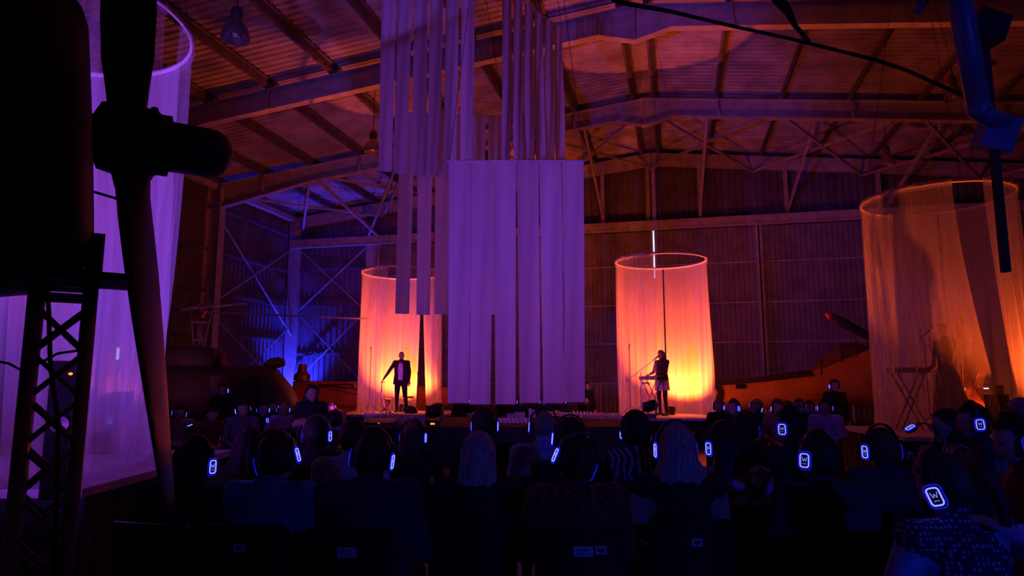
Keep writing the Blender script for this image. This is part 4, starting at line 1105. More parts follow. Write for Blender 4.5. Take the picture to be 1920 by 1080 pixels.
# chair
def chair_meshes():
    D = {}
    s = MB(); s.loft([[Vector((x, y, z)) for x, y in rrect(.21 * k, .2 * k, .05)] for z, k in ((.425, .94), (.432, 1), (.452, 1), (.46, .95))]); D['seat'] = s.mesh('seat', [M['plastic']])
    b = MB(); rr = []
    for z, y, w in ((.6, -.2, .19), (.62, -.205, .205), (.76, -.226, .21), (.9, -.247, .205), (.93, -.253, .18)):
        rr.append([Vector((x, y + (-.022 if bk else 0) + .035 * (x / .2) ** 2, z)) for bk, xs in ((0, [-w + 2 * w * i / 6 for i in range(7)]), (1, [w - 2 * w * i / 6 for i in range(7)])) for x in xs])
    b.loft(rr); D['backrest'] = b.mesh('backrest', [M['plastic']], False)
    for i, sx in enumerate((-1, 1)):
        l = MB(); l.tube([(sx * .2, .17, .43), (sx * .22, .2, .0)], .012, 7); D['lf%d' % i] = l.mesh('leg', [M['black']], True)
        l = MB(); l.tube([(sx * .2, -.2, .66), (sx * .2, -.18, .43), (sx * .22, -.23, .0)], .012, 7); D['lb%d' % i] = l.mesh('leg', [M['black']], True)
    st = MB(); st.box((0, 0, 0), (.085, .004, .045)); 
    for k in range(3): st.box((-.005 * k, -.0025, .01 - k * .01), (.055 - .008 * k, .001, .003), None, 1)
    D['st1'] = st.mesh('sticker', [M['sticker'], M['ink']])
    st = MB(); st.box((0, 0, 0), (.05, .004, .036)); st.box((0, -.0025, 0), (.03, .001, .018), None, 1); D['st2'] = st.mesh('sticker', [M['sticker'], M['ink']])
    return D
CH = chair_meshes()
def chair(loc, rz, label, sticker, group='black chairs of the audience'):
    t = thing('chair', label, 'chair', loc, rz, group)
    meshobj('seat', CH['seat'], t); meshobj('backrest', CH['backrest'], t)
    for k in ('lf0', 'lf1', 'lb0', 'lb1'): meshobj('leg', CH[k], t)
    if sticker >= 1: meshobj('sticker', CH['st1' if sticker != 3 else 'st2'], t, (0, -.2615, .83)).rotation_euler = (.15, 0, 0)
    if sticker == 2: meshobj('sticker', CH['st2'], t, (.078, -.2575, .835)).rotation_euler = (.15, 0, .05)
    return t

def finish_people():
    bpy.context.view_layer.update()
    dg = bpy.context.evaluated_depsgraph_get()
    outs = []
    for P in PENDING:
        ev = P['tmp'].evaluated_get(dg); me = ev.to_mesh()
        n = len(me.vertices); co = np.empty(n * 3); me.vertices.foreach_get('co', co); co = co.reshape(-1, 3)
        fs = [tuple(p.vertices) for p in me.polygons]
        outs.append((co, fs)); ev.to_mesh_clear()
    for P, (co, fs) in zip(PENDING, outs):
        m_ = P['tmp'].data; bpy.data.objects.remove(P['tmp']); bpy.data.meshes.remove(m_)
        J, Rh = P['J'], P['Rh']; hi = P['hi']
        q = np.array([f for f in fs if len(f) == 4]); cen = co[q].mean(axis=1)
        best = np.full(len(q), 1e9); mi = np.zeros(len(q), int)
        for a, b, ra, rb, k in P['segs']:
            a = np.array(a); b = np.array(b); ab = b - a; L = max(1e-9, (ab * ab).sum())
            t = np.clip(((cen - a) @ ab) / L, 0, 1); dist = np.linalg.norm(cen - (a + t[:, None] * ab), axis=1) - (ra + (rb - ra) * t)
            w = dist < best; best[w] = dist[w]; mi[w] = k
        mb = MB(); mb.v = [tuple(v) for v in co]; mb.f = [tuple(f) for f in q]; mb.m = [int(x) for x in mi]
        head_mesh(mb, J['hd'], Rh, hi)
        for n, s in (('l', -1), ('r', 1)):
            hand(mb, J['wr' + n], J['wr' + n] - J['el' + n], s, 0.45, 0)
        o = mb.build('person', [SKIN[P['skin']], FB[P['shirt']], FB[P['legs']], M['shoe'], M['lip'], M['eye'], FB[P['arms'] or 'black']], None, P['root'], smooth=True)
        o.rotation_euler = (0, 0, P['rz'])
        tag(o, P['label'], 'person', P['group'])
        C = J['hd']
        st = P['hair']
        if st:
            hm = hair_shell(C, Rh, hi, st if st in ('short', 'crop', 'long', 'bob', 'pony', 'curly') else 'short')
            if st == 'long': long_hair(hm, C, Rh, P['hairL'], P['hwid'], hi=hi)
            if st == 'bob': long_hair(hm, C, Rh, 0.17, 1.02, hi=hi)
            if st == 'pony':
                hm.tube([Rh @ Vector(p) + C for p in ((0, -.09, .03), (0, -.125, .03), (0, -.15, -.02), (0, -.15, -.1), (0, -.13, -.17), (0, -.12, -.2))], [.014, .019, .026, .025, .016, .005], 14)
            hm.build('hair', HAIRM[P['hcol']], o, smooth=True)
        if P['mask']:
            k = MB(); rr = []
            for z, w_ in ((-.018, .045), (-.04, .055), (-.07, .052), (-.1, .035)) if P['mask'] != 'chin' else ((-.072, .05), (-.09, .055), (-.11, .05), (-.125, .035)):
                rr.append([Rh @ Vector((x, .1 + .012 * (z < -.03) - 7.5 * x * x, z)) + C for x in [-w_ + 2 * w_ * i / 8 for i in range(9)]])
            k.loft(rr, False, closed=False); k.build('face_mask', M['mask'], o, smooth=True)
        if P['glasses']:
            k = MB()
            for s in (-1, 1):
                loop = [Rh @ Vector((s * .031 + .022 * math.cos(a), .105, .004 + .017 * math.sin(a))) + C for a in [2 * math.pi * j / 10 for j in range(11)]]
                k.tube(loop, .002, 5); k.tube([Rh @ Vector((s * .052, .103, .008)) + C, Rh @ Vector((s * .08, .0, .012)) + C], .002, 5)
            k.build('glasses', M['plastic'], o)
        if P['collar']:
            k = MB(); rr = []; c0 = J['nkb'] + Vector((0, 0, -.015))
            for z, r0, th in ((-.02, .095, .0), (.035, .078, .0), (.045, .07, .0), (.035, .064, 0), (-.02, .07, 0)):
                rr.append([c0 + Vector((r0 * 1.1 * math.cos(x), r0 * math.sin(x), z + (.012 * -math.sin(x)))) for x in [2 * math.pi * j / 24 for j in range(24)]])
            k.loft(rr, False); k.build('collar', FB[P['collar']], o, smooth=True)
        P['obj'] = o
        R3 = Matrix.Rotation(P['rz'], 3, 'Z')
        if P['headset']:
            headphones(P['root'] + R3 @ C, R3 @ Rh, 'glowing blue headphones worn by ' + P['short'], P['hsgroup'] or 'glowing headphones of the audience')
        if P['chair']:
            base = Vector((P['root'].x, P['root'].y, P['root'].z)) + R3 @ Vector((0, -0.03 - 0.17 * max(0, P['bulk'] - 1), 0))
            chair(base, P['rz'], 'black plastic chair under ' + P['short'], P['sticker'])
# ------------------------------------------------------------------ the audience in front, seen from behind
person(368, 824, 3.55, 'person in a bulky black coat with long dark hair, behind the propeller tip', 'the long haired listener behind the propeller tip', hair='long', hairL=.34, hwid=1.25, bulk=1.22, yaw=-4, sticker=0, fem=True, collar='black')
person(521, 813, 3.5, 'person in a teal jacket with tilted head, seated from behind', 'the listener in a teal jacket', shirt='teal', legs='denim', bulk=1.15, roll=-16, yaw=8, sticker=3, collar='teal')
person(470, 806, 4.5, 'dark haired person in brown top seated beside the teal jacket', 'the brown topped listener beside the teal jacket', shirt='brown', hair='bob', fem=True, headset=False)
person(595, 783, 5.1, 'dark haired person in black seated behind the standing listener', 'the black clad listener below the standing listener', bulk=1.0)
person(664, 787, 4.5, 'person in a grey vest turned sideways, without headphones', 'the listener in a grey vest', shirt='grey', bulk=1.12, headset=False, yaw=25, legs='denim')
person(699, 810, 3.45, 'person in a bulky dark navy jacket, white paper sticker on the chair', 'the navy jacket listener beside the grey vest', shirt='navy', bulk=1.3, sticker=1, collar='navy', roll=6)
person(775, 790, 5.7, 'person with long reddish brown hair seated before the central stage', 'the listener with long reddish brown hair', hair='long', hcol='brown', hairL=.3, fem=True, shirt='black')
person(897, 812, 3.75, 'person in black with long smooth blonde hair, no headphones in view', 'the blonde listener in black', hair='long', hcol='blonde', hairL=.38, hwid=.95, fem=True, headset=False, bulk=1.12)
person(909, 768, 5.6, 'person with short black hair in front of the central stage tents', 'the short haired listener before the central stage', bulk=1.05, shirt='black')
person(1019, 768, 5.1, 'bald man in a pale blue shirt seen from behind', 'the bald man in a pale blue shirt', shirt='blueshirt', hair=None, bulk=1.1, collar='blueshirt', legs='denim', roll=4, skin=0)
person(1068, 784, 4.25, 'dark haired person in black seated beside the bald man', 'the dark haired listener beside the bald man', shirt='black', roll=5)
person(1078, 818, 3.45, 'person in a red plaid shirt with head tilted, two stickers on the chair', 'the listener in a red plaid shirt', shirt='plaid', bulk=1.2, roll=24, yaw=10, sticker=2, hair='short')
person(1191, 777, 4.9, 'person in a zebra print top with curly dark hair, seen from behind', 'the listener in a zebra print top', shirt='zebra', hair='curly', fem=True, bulk=1.1, sticker=3)
person(1265, 795, 3.6, 'woman in black with very long straight blonde hair and a black headband', 'the woman with very long blonde hair', hair='long', hcol='blonde', hairL=.5, hwid=1.12, fem=True, bulk=1.05, bare=('arms',), sticker=3)
person(1356, 796, 4.0, 'woman with bobbed dark hair in a big dot blouse', 'the woman in a big dot blouse', shirt='bigdots', legs='blue', hair='bob', fem=True, bulk=1.15, yaw=14)
person(1396, 776, 5.4, 'person with cropped hair in dark clothes, just beyond the big dot blouse', 'the crop haired listener beyond the dot blouse', hair='crop', hcol='dark', shirt='black')
person(1479, 765, 4.55, 'dark haired man with head turned, seated beyond the navy jackets', 'the dark haired man with turned head', shirt='black', yaw=34, bulk=1.05, skin=0)
person(1530, 813, 3.4, 'man in a dark blue jacket with black hair turned aside', 'the man in a dark blue jacket', shirt='navy', bulk=1.28, yaw=28, roll=6, collar='navy')
person(1650, 802, 3.95, 'man with thinning hair in a wide navy coat, stickers on his chair', 'the man in a wide navy coat', shirt='navy', bulk=1.38, hair='crop', hcol='brown', sticker=2, collar='navy')
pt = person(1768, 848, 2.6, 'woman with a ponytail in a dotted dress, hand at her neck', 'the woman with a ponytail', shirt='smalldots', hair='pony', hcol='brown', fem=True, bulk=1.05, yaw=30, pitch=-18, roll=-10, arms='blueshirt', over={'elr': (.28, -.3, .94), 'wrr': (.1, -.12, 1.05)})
person(1900, 778, 3.3, 'man in a rust red sweater in profile with a mask under his chin', 'the man in a rust red sweater', shirt='rustred', face=72, bulk=1.15, yaw=12, pitch=-10, skin=2, hair='short', chair=True, mask='chin')
person(1822, 757, 4.7, 'man with glasses in a navy jacket, in profile', 'the man with glasses', shirt='navy', face=62, bulk=1.15, yaw=14, glasses=True, pitch=-4)
person(1772, 768, 5.3, 'woman in a bold zebra blouse in profile, lit headphones in her hand', 'the woman in a bold zebra blouse', shirt='zebra', hair='bob', face=66, fem=True, headset=False, over={'wrl': (-.03, .36, 1.1), 'wrr': (.04, .36, 1.1), 'ell': (-.22, .1, .86), 'elr': (.22, .1, .86)})
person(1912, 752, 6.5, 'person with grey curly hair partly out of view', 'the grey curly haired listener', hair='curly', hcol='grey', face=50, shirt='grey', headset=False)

person(207, 782, 9.0, 'listener glimpsed low behind the violet curtain and the drum stage', 'the listener behind the violet curtain', face=-60, shirt='navy')
# ------------------------------------------------------------------ far side, left
person(337, 762, 11.2, 'person in a tan top hunched forward, seated by the helicopter', 'the listener in a tan top', shirt='tan', face=205, roll=-8, pitch=-12, fem=True, hair='bob', recl=-.1)
person(398, 780, 10.6, 'person in dark red bending forward, beside the tan top', 'the bent listener in dark red', shirt='red', face=225, headset=False, pitch=-25, recl=-.14, hair='long', hairL=.2)
person(456, 752, 10.4, 'person in a floral dress resting chin on hand', 'the listener in a floral dress', shirt='floral', face=210, fem=True, hair='short', roll=12, pitch=-8, skin=2)
person(494, 755, 12.2, 'person in dark clothes wearing a pale face mask, beside the violet shirt', 'the masked listener beside the violet shirt', shirt='navy', face=190, mask=True)
person(532, 754, 12.0, 'man in a pale violet shirt with folded arms', 'the man in a pale violet shirt', shirt='violet', face=190, hair=None, skin=2, over={'wrl': (.13, .2, .83), 'wrr': (-.13, .2, .85), 'ell': (-.26, .1, .8), 'elr': (.26, .1, .8)})
person(512, 758, 14.2, 'dark clad person seated behind the violet shirt', 'the dark clad listener behind the violet shirt', face=190, shirt='black')
person(418, 721, 13.4, 'person in black standing by the helicopter door with headphones', 'the standing listener by the helicopter door', pose='stand', face=185, shirt='black', skin=1)
person(586, 724, 9.6, 'person in a dark hoodie standing with hands together, no headphones', 'the standing listener in a hoodie', pose='stand', face=215, shirt='black', headset=False, hair='bob', fem=True, bulk=1.12, bare=('fore',), skin=1, over={'elr': (.24, .0, 1.02), 'ell': (-.24, .0, 1.02), 'wrr': (.05, .26, 1.08), 'wrl': (-.05, .27, 1.07)}, collar='black')
person(619, 757, 12.4, 'person in a pinkish top seated behind the standing hoodie', 'the listener in a pinkish top', shirt='violet', face=190, hcol='brown')
# ------------------------------------------------------------------ far side, centre
for k, (px, y) in enumerate(((865, 752), (887, 754), (908, 752), (945, 751), (977, 750), (1000, 751), (1020, 752), (1046, 750), (1068, 755), (1097, 749))):
    person(px, y, 18.9 + 0.95 * (k % 2), 'person in dark clothes seated behind the central stage, facing the camera', 'a dark clad listener behind the central stage', face=185 + (k % 3) * 5, shirt=('black', 'navy', 'brown')[k % 3], group='listeners behind the central stage', hsgroup='headphones behind the central stage', hair=('short', 'bob', 'crop')[k % 3])
person(1100, 717, 21.0, 'person in black standing behind the seated row, wearing a face mask', 'the standing listener with a face mask', pose='stand', face=185, mask=True, hair='short', fem=True)
# ------------------------------------------------------------------ far side, right
person(1347, 751, 13.2, 'grey haired person in black seated nearest the singer stage', 'the grey haired listener near the singer stage', hair='short', hcol='grey', face=150, yaw=-10)
person(1375, 750, 11.1, 'dark haired woman in profile seated below the yellow aircraft', 'the dark haired woman in profile', hair='bob', face=120, fem=True, shirt='black')
person(1417, 750, 12.0, 'person with pale hair leaning, seated below the aircraft hatch', 'the pale haired leaning listener', hair='short', hcol='blonde', face=150, roll=-20, shirt='navy')
person(1458, 751, 11.3, 'person in a brown top seated between pale hair and face mask', 'the listener in a brown top', shirt='tan', face=165, hair='bob', hcol='brown', fem=True)
person(1477, 754, 13.6, 'dark clad person seated further back below the aircraft', 'the dark clad listener further back', face=170)
person(1497, 749, 12.3, 'person with a bright face mask below the aircraft canopy', 'the listener with a bright face mask', mask=True, face=185, hair='crop', shirt='black')
person(1517, 752, 13.0, 'person in a striped top seated beside the bearded man', 'the listener in a striped top', shirt='stripes', face=160, hair='short')
person(1546, 749, 10.7, 'man in a pale violet sweater seated by the bassist stage', 'the man in a violet sweater', shirt='violet', face=158, skin=1, bulk=1.12, over={'wrl': (.02, .25, .7), 'wrr': (-.02, .25, .72)})
person(1564, 713, 14.2, 'person in black standing in front of the aircraft nose', 'the standing listener before the aircraft nose', pose='stand', face=180)
# ------------------------------------------------------------------ performers
man = person(753, 659, 20.35, 'man in a dark suit and light shirt standing with one arm out', 'the man in a suit', pose='stand', face=180, shirt='black', legs='black', hair='crop', headset=False, zf=ZS, skin=1, hi=True, bulk=1.1, over={'elr': (.36, .0, 1.2), 'wrr': (.5, .08, .98), 'knl': (-.13, .02, .5), 'anl': (-.2, 0, .085), 'tol': (-.26, .13, .035)}, loc=None)
wom = person(1239, 657, 18.3, 'woman singer in a dark jacket and pale skirt with long dark hair', 'the singer', pose='stand', face=128, shirt='brown', legs='brown', hair='long', hairL=.36, headset=False, zf=ZS, fem=True, hi=True, over={'elr': (.24, .05, 1.14), 'ell': (-.22, .1, 1.14), 'wrr': (.16, .32, 1.08), 'wrl': (-.1, .34, 1.06)})
bas = person(1766, 606, 11.85, 'musician in a long dark gown playing a double bass, in profile', 'the bassist', pose='stand', face=95, shirt='black', legs='black', hair='short', hcol='brown', headset=False, zf=ZS, hi=True, over={'elr': (.3, .0, 1.12), 'ell': (-.24, .12, 1.2), 'wrr': (.25, .3, 1.0), 'wrl': (-.1, .28, 1.42)})
finish_people()

# clothing of the performers
def skirt_child(P, secs, mname, nm, open_front=0.0):
    mb = MB(); rr = []; n = 32
    for z, rx, ry, dy in secs:
        ring = []
        for j in range(n + 1 if open_front else n):
            a = (math.pi / 2 + open_front + (2 * math.pi - 2 * open_front) * j / n) if open_front else 2 * math.pi * j / n
            w = 1 + 0.025 * math.sin(a * 9 + z * 3)
            ring.append(Vector((rx * w * math.cos(a), dy + ry * w * math.sin(a), z)))
        rr.append(ring)
    mb.loft(rr, False, closed=not open_front)
    return mb.build(nm, FB[mname], P['obj'], smooth=True)
skirt_child(man, [(1.46, .13, .1, -.01), (1.42, .2, .13, 0), (1.3, .215, .155, 0), (1.12, .2, .15, .01), (.97, .22, .16, .01), (.82, .235, .17, .01)], 'black', 'jacket', 0.36)
mb = MB(); mb.loft([[Vector((x, .14 - 2.2 * x * x + (.012 if z < 1.3 else 0), z)) for x in (-.07 * k, -.035 * k, 0, .035 * k, .07 * k)] for z, k in ((1.45, .5), (1.4, .8), (1.28, 1.1), (1.1, 1), (.95, .9))], False, closed=False); mb.build('shirt_front', FB['white'], man['obj'], smooth=True)
skirt_child(wom, [(1.06, .15, .125, .01), (.98, .185, .15, 0), (.85, .2, .165, 0), (.66, .215, .175, 0)], 'white', 'skirt')
skirt_child(wom, [(1.43, .12, .09, 0), (1.39, .185, .115, 0), (1.26, .19, .14, 0), (1.1, .17, .135, .01), (.93, .2, .16, .01)], 'brown', 'jacket', 0.3)
skirt_child(bas, [(1.08, .155, .13, .01), (.95, .2, .165, 0), (.6, .25, .24, -.02), (.25, .3, .33, -.05), (.03, .33, .4, -.08)], 'black', 'gown_skirt')
# ------------------------------------------------------------------ things on the stages
def mic_stand(loc, h, label, boom=None, rz=0, mic=True):
    t = thing('microphone_stand', label, 'microphone stand', loc, rz, 'microphone stands')
    m_ = MB(); m_.tube([(0, 0, .25), (0, 0, h)], .011, 7)
    m_.build('pole', M['black'], t)
    for a in (0.4, 2.5, 4.6):
        l = MB(); l.tube([(0, 0, .26), (.3 * math.cos(a), .3 * math.sin(a), .01)], .01, 6); l.build('leg', M['black'], t)
    tip = Vector((0, 0, h))
    if boom:
        a, b = Vector(boom[0]), Vector(boom[1]); m_ = MB(); m_.tube([a, b], .009, 7); m_.ell(a, (.03, .03, .03)); m_.build('boom', M['black'], t); tip = b; d = (b - a).normalized()
    else: d = Vector((0, -.5, .5)).normalized()
    if mic:
        m_ = MB(); m_.tube([tip - d * .06, tip + d * .08], [.014, .02], 8); m_.ell(tip + d * .1, (.028, .028, .028), 8, 6); m_.build('microphone', M['plastic'], t, smooth=True)
    return t
zS = lambda px, d: gnd(px, d, ZS)
mic_stand(zS(699, 20.4), at_d(699, 657, 20.4).z - ZS, 'tall thin microphone stand with upright microphone beside the saxophone', rz=YAW)
mic_stand(zS(787, 20.6), at_d(787, 704, 20.6).z - ZS, 'low microphone stand beside the stool', rz=YAW)
b0 = zS(1197, 18.1); R_ = Matrix.Rotation(-YAW, 3, 'Z')
mic_stand(b0, at_d(1197, 698, 18.1).z - ZS, 'microphone stand with a long boom reaching the singer', ((R_ @ (at_d(1177, 713, 18.1) - b0)), (R_ @ (at_d(1228, 673, 18.1) - b0))), YAW)
mic_stand(zS(1177, 18.4), at_d(1177, 652, 18.4).z - ZS, 'straight stand behind the singer boom stand', rz=YAW, mic=True)
b0 = zS(1724, 11.7)
mic_stand(b0, at_d(1735, 640, 11.7).z - ZS, 'microphone stand in front of the bassist', (R_ @ (at_d(1727, 634, 11.7) - b0), R_ @ (at_d(1741, 621, 11.7) - b0)), YAW)
# saxophone on its stand
p = zS(727, 20.2); t = thing('saxophone', 'brass saxophone on a small stand beside the suited man', 'saxophone', p, YAW)
h = at_d(722, 716, 20.2).z - ZS
m_ = MB(); m_.tube([(.02, -.05, h - .02), (-.06, -.05, h), (-.1, -.05, h - .04), (-.1, -.02, h * .7), (-.08, 0, h * .4), (-.04, 0, h * .2), (.03, 0, h * .16), (.08, 0, h * .25), (.1, -.02, h * .45)], [.008, .012, .015, .02, .03, .042, .05, .06, .085], 10); m_.build('body', M['brass'], t, smooth=True)
for k in range(6):
    k_ = MB(); k_.ell((-.115, -.04, h * (.75 - .07 * k)), (.018, .018, .01), 8, 4); k_.build('key', M['brass'], t)
m_ = MB(); m_.tube([(0, .02, .05), (-.08, .02, h * .55)], .01, 6)
for a in (0, 2.1, 4.2): m_.tube([(0, .02, .12), (.22 * math.cos(a), .22 * math.sin(a), .01)], .01, 6)
m_.build('stand', M['black'], t)
# stool
p = zS(769, 20.75); t = thing('stool', 'small round stool with a folding frame behind the suited man', 'stool', p)
h = at_d(769, 744, 20.75).z - ZS
m_ = MB(); m_.lathe([(.16, h - .04), (.18, h - .02), (.18, h), (.16, h + .015)], 18); m_.build('seat', M['plastic'], t, smooth=True)
for a in (.5, 2.07, 3.64, 5.2):
    l = MB(); l.tube([(.03 * math.cos(a), .03 * math.sin(a), h - .03), (.2 * math.cos(a + .4), .2 * math.sin(a + .4), .01)], .012, 6); l.build('leg', M['alu'], t)
# floor monitor
p = zS(776, 19.9); t = thing('floor_monitor', 'small dark rounded floor monitor at the feet of the suited man', 'monitor', p, YAW)
m_ = MB(); m_.loft([[Vector((x, y, z)) for x, z in ((-.17, 0), (-.17, .1), (-.1, .2), (0, .24), (.1, .2), (.17, .1), (.17, 0))] for y in (-.14, .14)]); m_.build('cabinet', M['plastic'], t)
m_ = MB(); m_.lathe([(.03, 0), (.09, .01), (.1, 0)], 14, Matrix.Translation((0, -.145, .11)) @ Matrix.Rotation(math.pi / 2, 4, 'X')); m_.build('driver', M['black'], t)
# keyboard at the singer
def keyboard(loc, rz, w, h, label, cover=False):
    t = thing('keyboard', label, 'keyboard', loc, rz, 'stage keyboards')
    m_ = MB(); m_.box((0, 0, h), (w, .3, .09)); m_.build('body', M['plastic'], t)
    k = MB()
    for i in range(int(w / .03)): k.box((-w / 2 + .03 + i * .029, -.06, h + .05), (.025, .15, .012))
    k.build('keys', M['white'], t)
    for s in (-1, 1):
        l = MB(); l.tube([(-.25 * s, -.1, .01), (.25 * s, -.1, h - .04)], .014, 6); l.tube([(-.25 * s, .1, .01), (.25 * s, .1, h - .04)], .014, 6); l.build('leg', M['black'], t)
    return t
hk = at_d(1210, 709, 17.95).z - ZS
keyboard(zS(1217, 17.95), YAW + 0.5, .6, hk, 'small keyboard on crossed legs in front of the singer')
headphones(at_d(1210, 720, 17.75), Euler((1.4, 0, YAW)).to_matrix(), 'glowing headphones hung on the singer keyboard')
hk = at_d(1672, 694, 12.2).z - ZS
keyboard(zS(1690, 12.2), YAW, .62, hk, 'keyboard on crossed legs behind the violet curtain of the bassist')
# double bass
p = zS(1797, 12.3); t = thing('double_bass', 'tall dark wooden double bass held by the gowned musician', 'double bass', p, YAW + math.pi * 0.62)
hs = at_d(1776, 590, 12.1).z - ZS; s_ = hs / 1.85
outl = [(0, .12), (.2, .13), (.31, .24), (.33, .42), (.24, .58), (.19, .68), (.21, .8), (.26, .92), (.23, 1.04), (.1, 1.16), (.04, 1.2)]
poly = [(x * s_, z * s_) for x, z in outl] + [(-x * s_, z * s_) for x, z in outl[::-1] if x > 0]
m_ = MB(); m_.loft([[Vector((x * k, y, .62 * s_ + (z - .62 * s_) * k)) for x, z in poly] for y, k in ((-.12, .93), (-.1, 1), (.08, 1), (.1, .94))]); m_.build('body', M['wood'], t)
m_ = MB(); m_.bar((0, .1, 1.1 * s_), (0, .05, 1.72 * s_), .045, .045); m_.bar((0, .13, .8 * s_), (0, .09, 1.7 * s_), .05, .015); m_.build('neck', M['wood'], t)
m_ = MB(); m_.ell((0, .03, 1.8 * s_), (.035, .06, .06)); m_.box((0, .05, 1.74 * s_), (.06, .06, .12)); 
for k in (-1, 1):
    for z in (1.71, 1.77): m_.tube([(0, .05, z * s_), (k * .1, .05, z * s_)], .01, 6)
m_.build('scroll', M['wood'], t, smooth=True)
m_ = MB(); m_.bar((-.06, .16, .62 * s_), (.06, .16, .62 * s_), .02, .12); m_.build('bridge', M['white'], t)
m_ = MB()
for k in (-1.5, -.5, .5, 1.5): m_.tube([(k * .012, .11, .3 * s_), (k * .02, .23, .68 * s_), (k * .008, .08, 1.7 * s_)], .003, 4)
m_.build('strings', M['rotor'], t)
m_ = MB(); m_.tube([(0, 0, .14 * s_), (0, 0, .0)], .012, 6); m_.build('endpin', M['rotor'], t)
# amplifier
p = zS(1834, 12.7); t = thing('amplifier', 'dark amplifier stack with a cool white light beside the bassist', 'amplifier', p, YAW)
h = at_d(1822, 722, 12.7).z - ZS
m_ = MB(); m_.box((0, 0, h / 2), (.52, .34, h)); m_.build('cabinet', M['plastic'], t)
m_ = MB(); m_.box((-.16, -.175, h - .06), (.1, .01, .02)); m_.build('display', M['led_cool'], t)
m_ = MB(); m_.box((0, -.172, h * .38), (.46, .01, h * .6)); m_.build('grille', M['blackcloth'], t)
p = zS(1848, 11.3); t = thing('flight_case', 'black case standing at the orange edge of the bassist curtain', 'case', p, YAW)
h = at_d(1848, 742, 11.3).z - ZS
m_ = MB(); m_.box((0, 0, h / 2), (.24, .24, h)); m_.build('body', M['black'], t)
m_ = MB(); m_.box((0, 0, h + .01), (.26, .26, .02)); m_.build('lid', M['rust'], t)
# drum kit behind the left curtains
p = gnd(205, 14.0, ZS); t = thing('drum_kit', 'drum kit with two dark cymbals behind the sheer violet curtain', 'drum kit', p, YAW)
def dp(px, py): return Matrix.Rotation(-YAW, 3, 'Z') @ (at_d(px, py, 14.0) - p)
for q in ((200, 703), (212, 741), (232, 690)):
    c = dp(*q); m_ = MB(); m_.lathe([(.01, .03), (.05, .025), (.2, .0), (.2, -.004), (.05, .018)], 20, Matrix.Translation(c) @ Matrix.Rotation(.12, 4, 'Y')); m_.build('cymbal', M['hub'], t, smooth=True)
    m_ = MB(); m_.tube([c, (c.x, c.y, .3)], .012, 6)
    for a in (0.3, 2.4, 4.5): m_.tube([(c.x, c.y, .32), (c.x + .25 * math.cos(a), c.y + .25 * math.sin(a), .01)], .01, 6)
    m_.build('cymbal_stand', M['rotor'], t)
for c, r, hh, rot in (((.0, .2, .3), .28, .4, math.pi / 2), ((-.35, 0, .62), .18, .16, 0), ((.4, .1, .5), .2, .35, 0)):
    m_ = MB(); Mx = Matrix.Translation(c) @ Matrix.Rotation(rot, 4, 'X'); m_.lathe([(r * .97, -hh / 2), (r, -hh / 2), (r, hh / 2), (r * .97, hh / 2)], 24, Mx); m_.build('drum', M['wood'], t, smooth=False)
    if rot == 0:
        m_ = MB()
        for a in (0.3, 2.4, 4.5): m_.tube([(c[0] + r * math.cos(a), c[1] + r * math.sin(a), c[2] - hh / 2), (c[0] + r * 1.2 * math.cos(a), c[1] + r * 1.2 * math.sin(a), .01)], .01, 6)
        m_.build('drum_leg', M['rotor'], t)
p = at_d(221, 663, 14.6); t = thing('strip_lamp', 'short bright white strip lamp behind the violet curtain', 'lamp', Vector((p.x, p.y, ZS)), YAW)
h = p.z - ZS; m_ = MB(); m_.box((0, 0, h), (.05, .03, .25)); m_.build('lamp_face', M['led_cool'], t)
m_ = MB(); m_.tube([(0, .03, 0), (0, .03, h + .15)], .015, 6); m_.box((0, .03, .01), (.2, .2, .02)); m_.build('stand', M['black'], t)

# white paper tents and slabs on the central stage
zc = ZS
sl = MB(); sl.loft([[Vector((x, y, z)) for x, y in rrect(.022, .028, .006, 3)] for z in (0, .2)]); SLAB = sl.mesh('paper_lantern', [M['white']])
tn = MB(); tn.loft([[Vector((x, y, z)) for y, z in ((-.07, 0), (.0, .11), (.07, 0), (.066, 0), (0, .102), (-.066, 0))] for x in (-.04, .04)]); TENT = tn.mesh('paper_tent', [M['white']])
def put(nm, me, pos, rz, sc, label, group, cat='paper'):
    o = meshobj(nm, me, None, pos); o.rotation_euler = (0, 0, rz); o.scale = sc; tag(o, label, cat, group)
rnd = random.Random(4)
xs = [684, 689.5, 695, 700.5, 706] + [712 + 6 * k for k in range(3)] + [730 + 5.2 * k for k in range(14)]
for i, px in enumerate(xs):
    yb = 789 + (px - 684) * 0.085
    if 6 <= i <= 9: yb -= 4
    q = at_z(px, yb, zc)
    put('paper_lantern', SLAB, q, YAW + rnd.uniform(-.15, .15), (1, 1, rnd.uniform(.85, 1.1)), 'upright white paper lantern standing by the dark mixing desk', 'white paper lanterns on the central stage', 'lantern')
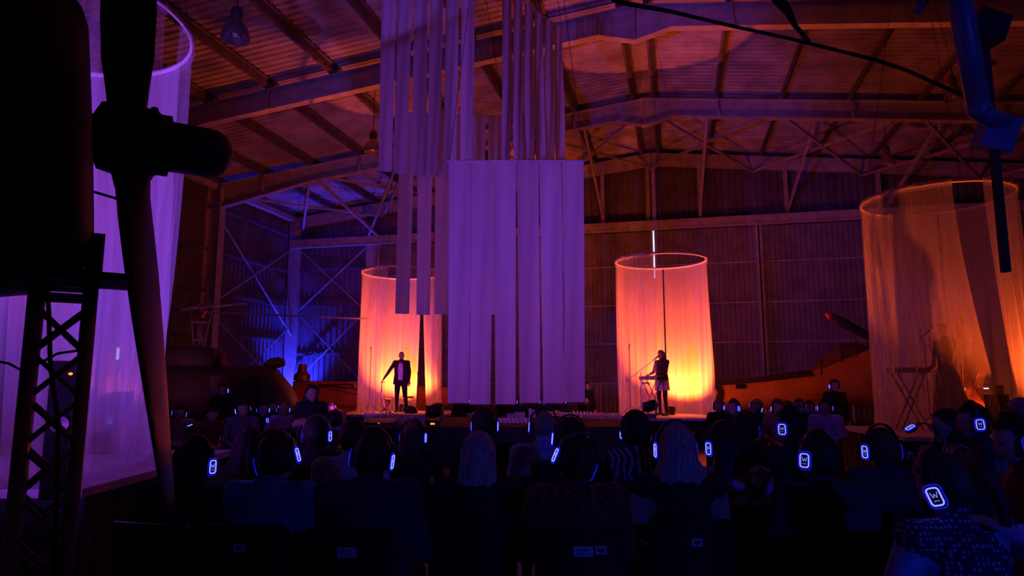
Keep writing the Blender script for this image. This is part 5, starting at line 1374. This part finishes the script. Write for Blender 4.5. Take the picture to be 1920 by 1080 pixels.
for row, (x0, y0, x1, y1, n) in enumerate(((1030, 779, 1166, 788, 26), (1036, 776, 1160, 783, 20), (929, 793, 992, 793, 9))):
    for k in range(n):
        f = k / (n - 1); q = at_z(x0 + (x1 - x0) * f, y0 + (y1 - y0) * f, zc)
        put('paper_tent', TENT, q, YAW + (0.9 if row < 2 else 0.6) + rnd.uniform(-.05, .05), (1, 1, 1), 'folded white paper tent in the ' + ('front row running to the singer stage' if row == 0 else 'back row running to the singer stage' if row == 1 else 'short row behind the bald man'), 'folded paper tents row %s' % ('front', 'back', 'short')[row])
for k, (px, yb, w, hh) in enumerate(((880, 784, .12, .1), (889, 783, .1, .12), (958, 783, .2, .09), (975, 783, .24, .12), (994, 782, .07, .2), (1001, 783, .07, .18))):
    q = at_z(px, yb, zc); m_ = MB(); m_.box((0, 0, hh / 2), (w, .1, hh)); m_.box((0, 0, hh + .006), (w + .02, .12, .012)); o = m_.build('paper_box', M['white'], None, q); o.rotation_euler = (0, 0, YAW)
    tag(o, 'small white lidded box on the central stage before the far listeners', 'box', 'white boxes on the central stage')
# mixing desk
q = at_z(713, 796, zc); t = thing('mixing_desk', 'flat dark mixing desk with a red light on the central stage', 'mixing desk', q, YAW)
m_ = MB(); m_.loft([[Vector((x, y, z)) for y, z in ((-.16, 0), (-.16, .05), (.16, .12), (.16, 0))] for x in (-.32, .32)]); m_.build('body', M['plastic'], t)
m_ = MB(); m_.ell((0.0, -.165, .035), (.018, .008, .014)); m_.build('indicator', M['led_red'], t)
for k in range(10):
    m_ = MB(); m_.box((-.27 + .06 * k, 0, .092), (.015, .03, .015)); m_.build('fader', M['alu'], t)
# lit headphones lying in laps or held
headphones(at_d(362, 810, 9.9), Euler((0.3, 1.2, 1)).to_matrix(), 'lit headphones lying on the lap of the dark red listener')
headphones(at_d(492, 789, 11.6), Euler((0.2, 0.2, 3.0)).to_matrix(), 'lit headphones in the lap of the masked listener')
headphones(at_d(1722, 822, 5.3), Euler((0.3, 1.0, 0.5)).to_matrix(), 'lit headphones held by the woman in a bold zebra blouse')
